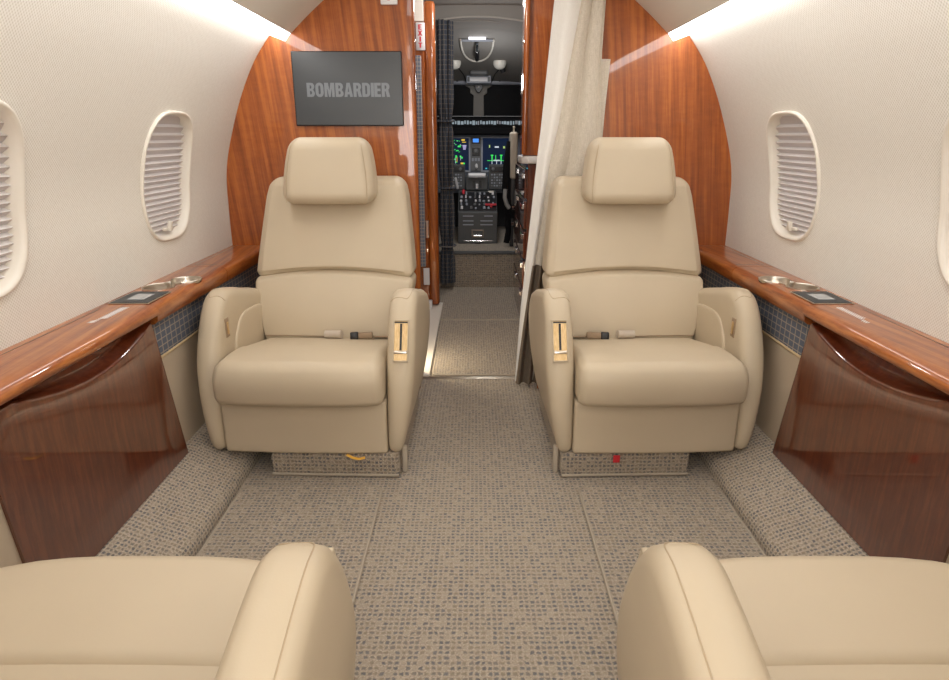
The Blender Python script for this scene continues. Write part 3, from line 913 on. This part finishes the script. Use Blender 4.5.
def foldf(s, z):
    q = s + .05 * math.sin(z * 2.3)
    return -.012 - .022 * abs(math.sin(2.0 * PI * q + .35)) ** .8 + .003 * math.sin(15 * s + 2 * z)
link('drape', drape(xl2, RIGHT, .012, 1.80, 60, 40, foldf), M['linen'], cc, smooth=80)
link('return_fold', drape(lambda z: RIGHT(z) - .16, lerpz([(.6, .50), (1.0, .505), (1.20, .512), (1.375, .522)]), .55, 1.375, 30, 24, lambda s, z: -.004 - .010 * math.sin(3.2 * s + .3)), M['linen'], cc, smooth=80)
link('lower_fold', drape(lerpz([(0, .168), (.3, .198), (.56, .230)]), lerpz([(0, .36), (.56, .36)]), .010, .555, 50, 12, lambda s, z: -.050 - .016 * math.sin(26 * s + z)), M['shaded_linen'], cc, smooth=80)

# galley on the right of the entry
gu = thing('galley_cabinet', 'tall glossy wood upper galley cabinet right of the aisle behind the curtain', 'cabinet', (0, 0, 0), 0)
link('body', box(BM(), .232, .94, 3.46, 3.64, .985, 1.79, .006), M['wood_bulkhead'], gu)
link('corner_post', rbox(BM(), (.240, 3.44, 1.388), (.014, .02, .40), .012, None, k=3, m=2), M['wood_bulkhead'], gu, smooth=60)
for z in (1.30, 1.72): link('hinge', box(BM(), .226, .233, 3.52, 3.58, z - .012, z + .012, .002), M['steel'], gu)
gc = tag(link('countertop', prism(BM(), [(.218, 3.50), (.228, 3.44), (.257, 3.41), (.94, 3.40), (.94, 3.64), (.218, 3.64)], 'Z', .946, .983, bev=.005), M['counter'], smooth=40), 'white stone galley countertop with a rounded corner below the wood cabinet', 'countertop')
gl = thing('galley_unit', 'dark wood galley base unit with a column of chrome latches under the white countertop', 'cabinet', (0, 0, 0), 0)
link('body', box(BM(), .262, .94, 3.44, 4.36, 0, .945, .006), M['wood_panel'], gl)
for i in range(5):
    z = .10 + i * .165
    dr = link('drawer', box(BM(),   .250, .263, 3.50, 4.32, z, z + .150, .004), M['wood_panel'], gl)
    for y in (3.62, 4.10):
        bm = box(BM(), .242, .251, y - .05, y + .05, z + .10, z + .128, .003); link('latch', bm, M['chrome'], dr)

# ------------------------------------------------------------------ cockpit
structure(link('floor_cockpit', box(BM(), -.95, .95, 4.70, 6.4, .20, .262), M['carpet']))
structure(link('trim_3', box(BM(), -.95, .95, 4.66, 4.70, 0, .246), M['carpet_riser']), 'carpeted riser of the step up to the cockpit')
structure(link('trim_4', box(BM(), -.95, .95, 4.648, 4.704, .247, .266, .004), M['grey_dark']), 'dark metal edge of the cockpit step')
structure(link('trim_5', box(BM(), .290, .302, 4.60, 4.66, 0, .25), M['dark']))
for s, nm in ((-1, 'left'), (1, 'right')):
    structure(link('wall_%s_cockpit' % nm, box(BM(), *sorted((s * .95, s * 1.0)), 4.66, 6.5, 0, 2.0), M['dark']))
CE = lambda y: 1.822 - .224 * (y - 4.66)
bm = BM()
rs = []
for y in (4.70, 5.0, 5.4, 5.8, 6.15):
    r = []
    for k in range(17):
        x = -.95 + 1.9 * k / 16; r.append((x, y, CE(y) - .10 * (x / .95) ** 2))
    for k in range(16, -1, -1):
        x = -.95 + 1.9 * k / 16; r.append((x, y, CE(y) + .12))
    rs.append(r)
structure(link('ceiling_cockpit', rings(bm, rs), M['cockpit_liner'], smooth=50))
# rim arch between entry and cockpit
bm = BM(); pts = [(-.60 + 1.2 * k / 24, 4.655, 1.835 - .30 * ((-.60 + 1.2 * k / 24) ** 2)) for k in range(25)]
tube(bm, pts, .006, 8); structure(link('trim_6', bm, M['vest_liner'], smooth=60), 'thin arched rim at the cockpit ceiling')
bm = BM(); rs = []
for x_, _, z_ in pts: rs.append([(x_, 4.66, z_ + .15), (x_, 4.66, z_), (x_, 4.80, z_ - .05), (x_, 4.80, z_ + .15)])
structure(link('trim_7', rings(bm, rs), M['cockpit_liner'], smooth=40))
# windscreens and posts
for i, (a, b) in enumerate(((-.90, -.032), (.066, .90))):
    o = structure(link('window_%d' % (5 + i), prism(BM(), [(a, 1.20), (b, 1.20), (b, 1.45 if abs(b) < .5 else 1.50), (b + (-.05 if b < .2 else 0), 1.50), (a + (.05 if a > 0 else 0), 1.50), (a, 1.45)], 'Y', 6.0, 6.02), M['glass_dark']), 'dark cockpit windscreen pane on the %s of the centre post' % ('left' if i == 0 else 'right'))
structure(link('wall_front_cockpit', box(BM(), -1, 1, 6.04, 6.1, 0, 2.0), M['dark']))
bm = BM(); prism(bm, [(-.048, 1.20), (.048, 1.20), (.044, 1.42), (.075, 1.44), (.075, 1.475), (.12, 1.502), (-.12, 1.502), (-.075, 1.475), (-.075, 1.44), (-.044, 1.42)], 'Y', -.02, .02, bev=.004)
structure(link('trim_8', bm, M['cockpit_liner'], smooth=40, loc=(.017, 5.98, 0)), 'grey centre post between the two dark cockpit windscreens')
hb = tag(link('windscreen_header', box(BM(), -.9, .9, -.06, .02, -.03, .035, .015), M['grey_light'], smooth=50, loc=(0, 5.99, 1.535)), 'grey header rail above the dark cockpit windscreens', 'rail')
for x in (-.17, .20):
    bm = BM(); bmesh.ops.create_uvsphere(bm, u_segments=10, v_segments=6, radius=.012); tag(link('header_knob', bm, M['black'], smooth=80, loc=(x, 5.925, 1.54)), 'small black knob on the windscreen header, %s of the compass' % ('left' if x < 0 else 'right'), 'knob')
# overhead details
oh = thing('overhead_grab_frame', 'pale curved grab frame with a black lever on the cockpit ceiling', 'handle', (.0, 0, 0), 0)
bm = BM(); u = [(-.118, 4.985), (-.117, 5.08), (-.108, 5.20), (-.087, 5.31), (-.05, 5.39), (.0, 5.42), (.05, 5.39), (.087, 5.31), (.108, 5.20), (.117, 5.08), (.118, 4.985)]
tube(bm, [(p.x, p.y, CE(p.y) - .012) for p in catmull([(a, b, 0) for a, b in u], 4)], .0075, 8); link('frame', bm, M['cream_plastic'], oh, smooth=60)
bm = box(BM(), -.118, .118, 4.985, 5.005, CE(5) - .018, CE(5) - .004, .003); link('crossbar', bm, M['grey_light'], oh)
bm = BM(); tube(bm, [(0, 5.02, CE(5.02) - .02), (0, 5.12, CE(5.12) - .035)], .012, 10); link('lever_tip', bm, M['chrome'], oh, smooth=60)
bm = BM(); tube(bm, [(0, 5.12, CE(5.12) - .035), (0, 5.20, CE(5.2) - .04), (0, 5.32, CE(5.32) - .03)], .017, 10); link('lever', bm, M['black'], oh, smooth=60)
tag(link('light_bar', box(BM(), -.062, .062, -.012, .012, -.008, .008, .003), M['lamp_white'], loc=(.0, 4.95, CE(4.95) - .014)), 'short white light bar on the cockpit ceiling above the grab frame', 'light')
for i, x in enumerate((-.158, .200)):
    t = thing('dome_lamp', 'round white cockpit dome lamp %s of the grab frame' % ('left' if i == 0 else 'right'), 'lamp', (x - .019, 5.45, CE(5.45) - .012), 0)
    bm = BM(); lathe(bm, [(.001, -.05), (.022, -.047), (.04, -.035), (.05, -.015), (.052, .0), (.05, .014)], n=20); link('glass', bm, M['lamp_dim'], t, smooth=70)
    bm = BM(); sx = -1 if i == 0 else 1; tube(bm, [(.02 * sx, .02, -.04), (.03 * sx, .03, -.065)], .022, 10); link('swivel', bm, M['black'], t, smooth=60)
for sx in (-1, 1):
    bm = BM(); tube(bm, [(sx * .19 + .02, 5.50, CE(5.5) - .008), (sx * .13 + .02, 5.75, CE(5.75) - .008), (sx * .11 + .02, 5.93, CE(5.93) - .012)], .004, 6)
    tag(link('ceiling_cable', bm, M['dark'], smooth=60), 'thin dark cable running forward on the cockpit ceiling, %s side' % ('left' if sx < 0 else 'right'), 'cable')
bm = BM(); rbox(bm, (0, 0, 0), (.075, .05, .02), .018, None, k=3, m=3); tag(link('ceiling_pad', bm, M['grey_mid'], smooth=60, loc=(.018, 5.70, CE(5.70) - .01)), 'rounded grey pad on the cockpit ceiling above the vent box', 'pad')
vb = thing('vent_box', 'pale grey vent box at the front of the cockpit ceiling', 'vent', (.017, 5.84, CE(5.84) - .02), 0)
link('case', box(BM(), -.105, .105, -.05, .02, -.032, .03, .005), M['grey_light'], vb)
link('grille', box(BM(), -.075, .075, -.056, -.05, -.018, .018, .002), M['white'], vb)
for x in (-.088, .088): link('inset', box(BM(), x - .008, x + .008, -.053, -.049, -.018, .018), M['black'], vb)
ms = thing('compass', 'small black compass hanging on the windscreen post', 'compass', (.017, 5.92, 1.475), 0)
bm = prism(BM(), [(-.035, .03), (.035, .03), (.03, -.005), (.008, -.035), (-.008, -.035), (-.03, -.005)], 'Y', -.02, .03, bev=.003); link('case', bm, M['black'], ms)
bm = BM(); bmesh.ops.create_uvsphere(bm, u_segments=10, v_segments=6, radius=.008, matrix=Matrix.Translation((0, -.024, .008))); link('lens', bm, M['white'], ms, smooth=80)

# instrument panel
ip = thing('instrument_panel', 'dark cockpit instrument panel with two large lit displays', 'instrument panel', (0, 5.72, 0), 0)
link('panel', box(BM(), -.85, .85, 0, .06, .60, 1.09, .006), M['panel_grey'], ip)
def display(x0, x1, z0, z1, nm):
    b = BM()
    for q in ((x0 - .014, x0, z0 - .014, z1 + .012), (x1, x1 + .014, z0 - .014, z1 + .012), (x0, x1, z0 - .014, z0), (x0, x1, z1, z1 + .012)):
        box(b, q[0], q[1], -.016, .0, q[2], q[3])
    d = link('display', box(BM(), x0, x1, -.008, .0, z0, z1), M['lcd_navy'], ip)
    link('frame', b, M['grey_light'], d)
    return d
def marks(par, rects, mat, name):
    b = BM()
    for x, z, w, h in rects: box(b, x - w / 2, x + w / 2, -.0095, -.0085, z - h / 2, z + h / 2)
    link(name, b, mat, par)
dl = display(-.292, -.068, .795, 1.062, 'l')
def L_(px, py): return ((px - 474.5) / 633 * 5.667 - .019 + 0, 1.088 - 5.72 * math.tan(math.radians(17.944) - math.atan((340 - py) / 633)))
R = random.Random(3)
def dots(px0, px1, py0, py1, n, w=(.008, .02), h=(.004, .008)):
    out = []
    for _ in range(n):
        x, z = L_(R.uniform(px0, px1), R.uniform(py0, py1)); out.append((x, z, R.uniform(*w), R.uniform(*h)))
    return out
marks(dl, dots(452, 461, 140, 152, 14, (.006, .016)) + [(*L_(459.8, 146.5), .026, .012)] + dots(453, 466, 156, 164, 9, (.008, .016), (.008, .020)), M['lcd_green'], 'green_symbols')
marks(dl, [(*L_(463.6, 140), .028, .014), (*L_(464.5, 142.2), .034, .006), (*L_(462.5, 164.3), .026, .030), (*L_(452.5, 163.5), .022, .030), (*L_(457.5, 159), .005, .05)], M['lcd_amber'], 'amber_symbols')
marks(dl, [(*L_(464.8, 145.5 + k * 1.2), .034 - .004 * k, .007) for k in range(4)], M['lcd_lilac'], 'lilac_text')
marks(dl, [(*L_(454.5, 160.5), .003, .06), (*L_(456, 160.5), .003, .05), (*L_(461, 158), .003, .04)] + dots(453, 462, 141, 150, 7, (.006, .014), (.002, .003)), M['lcd_white'], 'white_symbols')
marks(dl, [(*L_(451.5 + 3.2 * k, 168.4), .014, .010) for k in range(5)], M['lcd_cyan'], 'cyan_keys')
dr_ = display(.052, .275, .795, 1.062, 'r')
marks(dr_, [(*L_(495.5, 160.6), .155, .005), (*L_(491.5, 158), .010, .045), (*L_(500.3, 158), .010, .045), (*L_(491.5, 155.3), .022, .010), (*L_(500.3, 155.3), .022, .010), (*L_(495, 157.5), .006, .04)], M['lcd_green'], 'green_diagram')
marks(dr_, [(*L_(491.5, 163), .005, .045), (*L_(496, 163.5), .005, .045), (*L_(500.3, 163), .005, .045), (*L_(496, 160.4), .055, .010), (*L_(491.5, 165.3), .014, .010), (*L_(496, 165.3), .012, .010), (*L_(500.3, 165.3), .014, .010), (*L_(496, 147), .035, .012)], M['lcd_white'], 'white_diagram')
marks(dr_, [(*L_(489, 146.3), .010, .022), (*L_(503, 147.3), .016, .018), (*L_(505.5, 147), .012, .018)], plain('display_olive', (.1, .1, .1), .4, emit=(.35, .5, .12), estr=1.0), 'olive_text')
marks(dr_, [(*L_(486 + 3.1 * k, 168.4), .014 if k != 4 else .024, .010) for k in range(7)], M['lcd_cyan'], 'cyan_keys')
# centre column between the displays
link('centre_column', box(BM(), -.053, .037, -.012, .0, .79, 1.075, .003), M['grey_mid'], ip)
sd = link('standby_display', box(BM(), -.044, .030, -.017, -.010, 1.015, 1.066, .003), M['black'], ip)
link('lit_face', box(BM(), -.032, .016, -.019, -.0165, 1.028, 1.058), M['lcd_blue'], sd)
kn = link('gear_panel', box(BM(), -.040, .028, -.018, -.010, .915, .985, .003), M['black'], ip)
bm = BM(); lathe(bm, [(.020, 0), (.020, .015), (.012, .02)], n=16, xf=Matrix.Translation((-.006, -.018, .955)) @ Matrix.Rotation(PI / 2, 4, 'X')); link('knob', bm, M['grey_mid'], kn, smooth=40)
for x in (-.034, -.008, .018): link('key', box(BM(), x - .009, x + .009, -.019, -.011, .872, .898, .002), M['grey_light'], ip)
bm = BM(); tube(bm, [(-.002, -.012, .835), (-.002, -.05, .828)], .007, 8); bmesh.ops.create_uvsphere(bm, u_segments=12, v_segments=8, radius=.013, matrix=Matrix.Translation((-.002, -.05, .832)) @ Matrix.Scale(1.7, 4, (0, 0, 1))); link('gear_lever', bm, M['white'], ip, smooth=70)
# glareshield with its row of lit buttons
gs = thing('glareshield', 'black glareshield hood with a row of small lit buttons above the displays', 'glareshield', (0, 5.60, 0), 0)
link('hood', box(BM(), -.85, .85, -.02, .34, 1.092, 1.150, .012), M['black_soft'], gs)
link('button_panel', box(BM(), -.85, .85, .0, .06, 1.150, 1.222, .006), M['black_soft'], gs)
link('top_edge', box(BM(), -.85, .85, -.005, .03, 1.232, 1.240, .003), M['grey_mid'], gs)
link('cowl', box(BM(), -.85, .85, .03, .34, 1.150, 1.232, .01), M['black_soft'], gs)
i = 0
x = -.235
R2 = random.Random(11)
while x < .36:
    w = R2.choice((.012, .016, .022)); z = 1.186
    b = BM(); box(b, x, x + w, -.006, .0, z - R2.uniform(.010, .018), z + R2.uniform(.010, .018), .001)
    link('button', b, M['button_lit'] if R2.random() < .8 else M['grey_light'], gs); x += w + R2.uniform(.004, .010)
# lower panel and pedestal
pe = thing('centre_pedestal', 'grey cockpit centre pedestal with controls, slotted front and an ashtray', 'pedestal', (.006, 5.05, .262), 0)
bm = prism(BM(), [(0, 0), (.62, 0), (.62, .372), (.50, .374), (.28, .375), (.02, .252), (0, .245)], 'X', -.155, .155, bev=.004)
link('body', bm, M['grey_dark'], pe)
for z, xs in ((.218, (-.075, .085)), (.180, (-.075, .07)), (.150, (-.075, .07))):
    for x, w in zip(xs, (.042, .034 if z > .2 else .048)):
        link('slot', box(BM(), x - w, x + w, -.003, .003, z - .004, z + .004, .001), M['grey_light'], pe)
link('slot', box(BM(), -.115, .115, -.003, .003, .018, .024, .001), M['chrome'], pe)
at = link('ashtray', box(BM(), -.048, .048, -.006, .004, .048, .112, .004), plain('ashtray_bronze', (.24, .19, .15), .4), pe)
link('ashtray_face', box(BM(), -.040, .040, -.008, -.005, .055, .104, .003), M['grey_dark'], at)
link('ashtray_lip', box(BM(), -.036, .036, -.016, -.006, .055, .070, .003), M['chrome'], at)
link('floor_bracket', box(BM(), -.022, .022, -.012, .01, -.001, .010, .002), M['black'], pe)
# sloped control deck: knobs and switches in rows
sl = math.atan2(.375 - .252, .26)
def deck(x, s): return Vector((x, .02 + .26 * s, .252 + .123 * s))
R3 = random.Random(5)
link('deck_panel', (lambda b: rings(b, [[tuple(deck(x, s) + Vector((0, 0, dz))) for x, s in ((-.148, .02), (.148, .02), (.148, .98), (-.148, .98))] for dz in (.001, .006)]))(BM()), M['black'], pe)
mats_ = [M['grey_mid'], M['grey_light'], M['grey_light'], M['black'], M['white']]
for r in range(5):
    for c_ in range(8):
        if R3.random() < .2: continue
        p = deck(-.128 + c_ * .0365 + R3.uniform(-.005, .005), .10 + r * .19)
        rad = R3.uniform(.006, .012); hh = R3.uniform(.010, .024)
        b = BM(); lathe(b, [(rad, 0), (rad * .92, hh * .8), (rad * .6, hh)], n=10, c=(p.x, p.y, p.z + .005)); link('knob', b, R3.choice(mats_), pe, smooth=50)
p = deck(-.115, .92); b = BM(); lathe(b, [(.012, 0), (.012, .03), (.006, .036)], n=10, c=(p.x, p.y, p.z)); link('red_knob', b, M['red'], pe, smooth=50)
p = deck(.105, .22); b = BM(); box(b, p.x - .045, p.x + .045, p.y - .012, p.y + .012, p.z + .012, p.z + .028, .004); box(b, p.x - .006, p.x + .012, p.y - .02, p.y - .008, p.z, p.z + .02, .002); link('red_handle', b, M['red'], pe)
p = deck(.11, .95); link('pale_tab', box(BM(), p.x - .025, p.x + .025, p.y - .01, p.y + .02, p.z + .005, p.z + .02, .003), M['cream_plastic'], pe)
# thrust quadrant and side keypads behind the pedestal
tq = thing('throttle_quadrant', 'throttle quadrant with a white grip bar between the keypads', 'throttle', (.006, 5.52, .66), 0)
link('housing', box(BM(), -.10, .09, .0, .17, -.02, .10, .01), M['grey_dark'], tq)
for x in (-.03, .025): link('slot', box(BM(), x - .010, x + .010, -.003, .0, .0, .06, .001), M['black'], tq)
bm = BM(); tube(bm, [(-.075, -.03, .105), (.068, -.03, .105)], .021, 12); link('grip', bm, M['white'], tq, smooth=50)
bm = BM(); tube(bm, [(-.004, -.05, .0), (-.004, -.06, .035)], .012, 10); link('stub', bm, M['white'], tq, smooth=50)
bm = BM(); tube(bm, [(-.165, -.13, .005), (-.172, -.15, .05), (-.182, -.16, .095)], .010, 10, flat=.7); link('flap_lever', bm, M['white'], tq, smooth=60)
for sx, x0 in ((-1, -.245), (1, .13)):
    kp = thing('keypad', 'dark cockpit keypad unit %s of the throttle quadrant' % ('left' if sx < 0 else 'right'), 'keypad', (x0 + .06, 5.60, .662), 0)
    link('case', box(BM(), -.085, .085, .0, .10, -.02, .185, .004), M['grey_dark'], kp)
    link('head', box(BM(), -.075, .075, -.008, .0, .125, .172, .003), M['black'], kp)
    for cx_ in (-.05, .045):
        b = BM(); lathe(b, [(.014, 0), (.014, .015), (.008, .018)], n=12, xf=Matrix.Translation((cx_, -.008, .15)) @ Matrix.Rotation(PI / 2, 4, 'X')); link('knob', b, M['grey_mid'], kp, smooth=50)
    for r in range(5):
        for c_ in range(6):
            link('key', box(BM(), -.066 + c_ * .022, -.052 + c_ * .022, -.005, .0, .004 + r * .023, .017 + r * .023, .001), M['grey_light'] if (r + c_) % 3 else M['grey_mid'], kp)
# folded jump seat on the right
js = thing('jump_seat', 'folded jump seat with beige pad and black harness right of the cockpit opening', 'seat', (.272, 4.95, .262), 0)
bm = BM(); rbox(bm, (0, 0, .680), (.027, .10, .168), .020, None, k=4, m=4); link('headrest_pad', bm, M['pad_beige'], js, smooth=60)
bm = BM(); tube(bm, [(.0, 0, .84), (.002, 0, .875)], .006, 8); bmesh.ops.create_uvsphere(bm, u_segments=8, v_segments=6, radius=.010, matrix=Matrix.Translation((.002, 0, .88))); link('pin', bm, M['pad_beige'], js, smooth=60)
bm = BM(); rbox(bm, (0, .02, .42), (.032, .10, .115), .022, None, k=3, m=3); link('back_frame', bm, M['black'], js, smooth=60)
bm = BM(); tube(bm, [(-.025, -.06, .78), (-.05, -.08, .62), (-.058, -.08, .46), (-.04, -.08, .32), (-.02, -.06, .22)], .028, 8, flat=.35, up=(0, 1, .1)); link('harness', bm, M['black_soft'], js, smooth=60)
bm = BM(); tube(bm, [(-.060, -.09, .44), (-.064, -.10, .38), (-.05, -.10, .33), (-.03, -.09, .30)], .016, 8); link('harness_pad', bm, plain('grey_harness_pad', (.30, .30, .29), .8), js, smooth=60)
bm = BM(); tube(bm, [(-.02, -.05, .30), (-.035, -.05, .20), (-.03, -.05, .12), (-.045, -.05, .03)], .022, 8, flat=.6); link('lap_belt', bm, M['black_soft'], js, smooth=60)
bm = BM(); box(bm, -.018, .01, -.04, .05, .0, .32, .006); link('support', bm, M['black'], js)
for z in (.30, .18): link('chrome_buckle', box(BM(), -.012, .012, -.075, -.055, z - .012, z + .012, .003), M['chrome'], js)

# ------------------------------------------------------------------ lights
def area(name, loc, rot, sx, sy, e, col=(1, .96, .90)):
    l = D.lights.new(name, 'AREA'); l.shape = 'RECTANGLE'; l.size = sx; l.size_y = sy; l.energy = e; l.color = col
    o = D.objects.new(name, l); C.objects.link(o); o.location = loc; o.rotation_euler = rot; return o
def point(name, loc, r, e, col):
    l = D.lights.new(name, 'POINT'); l.shadow_soft_size = r; l.energy = e; l.color = col
    o = D.objects.new(name, l); C.objects.link(o); o.location = loc; return o
area('ceiling_fill_forward', (0, 1.75, 1.80), (0, 0, 0), .5, 1.2, 7, (1, .98, .96))  # added soft overhead light, no fixture behind it
area('ceiling_fill_aft', (0, -.8, 1.80), (0, 0, 0), .6, 1.0, 5, (1, .98, .96))  # added overhead fill for the near seats, no fixture
area('aft_fill', (0, -1.7, 1.05), (math.radians(100), 0, 0), 1.0, .8, 18, (1, .985, .97))  # added fill from the aft wall, brightens headliner and seat fronts
point('cabin_fill', (0, -.40, 1.36), .22, 16, (1, .985, .965))  # unseen soft fill behind the camera, lifts ceiling and walls
point('entry_dome', (.0, 3.00, 1.74), .05, 7, (1, .97, .94))
point('entry_dome_forward', (.02, 3.9, 1.79), .05, 8, (1, .97, .94))
area('door_step_light', (-.40, 2.95, .20), (0, math.radians(-75), 0), .05, .10, 2.0, (1, .85, .60))
point('cockpit_fill', (.10, 4.92, 1.45), .06, 3.0, (.97, .98, 1))  # unseen fill hung in mid-air to even out the cockpit ceiling
area('cockpit_floor_fill', (.0, 4.88, CE(4.88) - .05), (0, 0, 0), .12, .06, 2.6, (1, .98, .95))  # added downward fill to brighten the cockpit floor
w = D.worlds.new('World'); bpy.context.scene.world = w; w.use_nodes = True
w.node_tree.nodes['Background'].inputs[0].default_value = (.9, .95, 1, 1); w.node_tree.nodes['Background'].inputs[1].default_value = .3

GROUPS = dict(cabin_seat='leather cabin seats', wash_light='wash light strips', side_ledge='side ledges', side_lining='padded side linings', skirt_panel='leather skirt panels',
              side_cabinet='wood side cabinets', control_tablet='control tablets in the ledges', cup_holder='cup holders in the ledges', marking='white bar strips on the ledges',
              exit_sign='exit signs', dome_lamp='cockpit dome lamps', keypad='cockpit keypads', ceiling_cable='cockpit ceiling cables', header_knob='windscreen header knobs')
for o in C.objects:
    if o.parent is None and 'category' in o and 'group' not in o:
        g = GROUPS.get(o.name.split('.')[0])
        if g: o['group'] = g

# ------------------------------------------------------------------ camera
cam = D.cameras.new('Camera'); co = D.objects.new('Camera', cam); C.objects.link(co)
cam.sensor_width = 36; cam.lens = 633 / 949 * 36; cam.clip_start = .02
co.location = (-.019, 0, 1.088)
co.rotation_euler = (PI / 2 - math.atan(205 / 633), 0, 0)
sc = bpy.context.scene; sc.camera = co
vs = sc.view_settings; vs.view_transform = 'Standard'; vs.look = 'None'; vs.gamma = 1; vs.use_curve_mapping = False; vs.exposure = 0.05
sc.cycles.use_denoising = True
sc.cycles.max_bounces = 10; sc.cycles.diffuse_bounces = 6
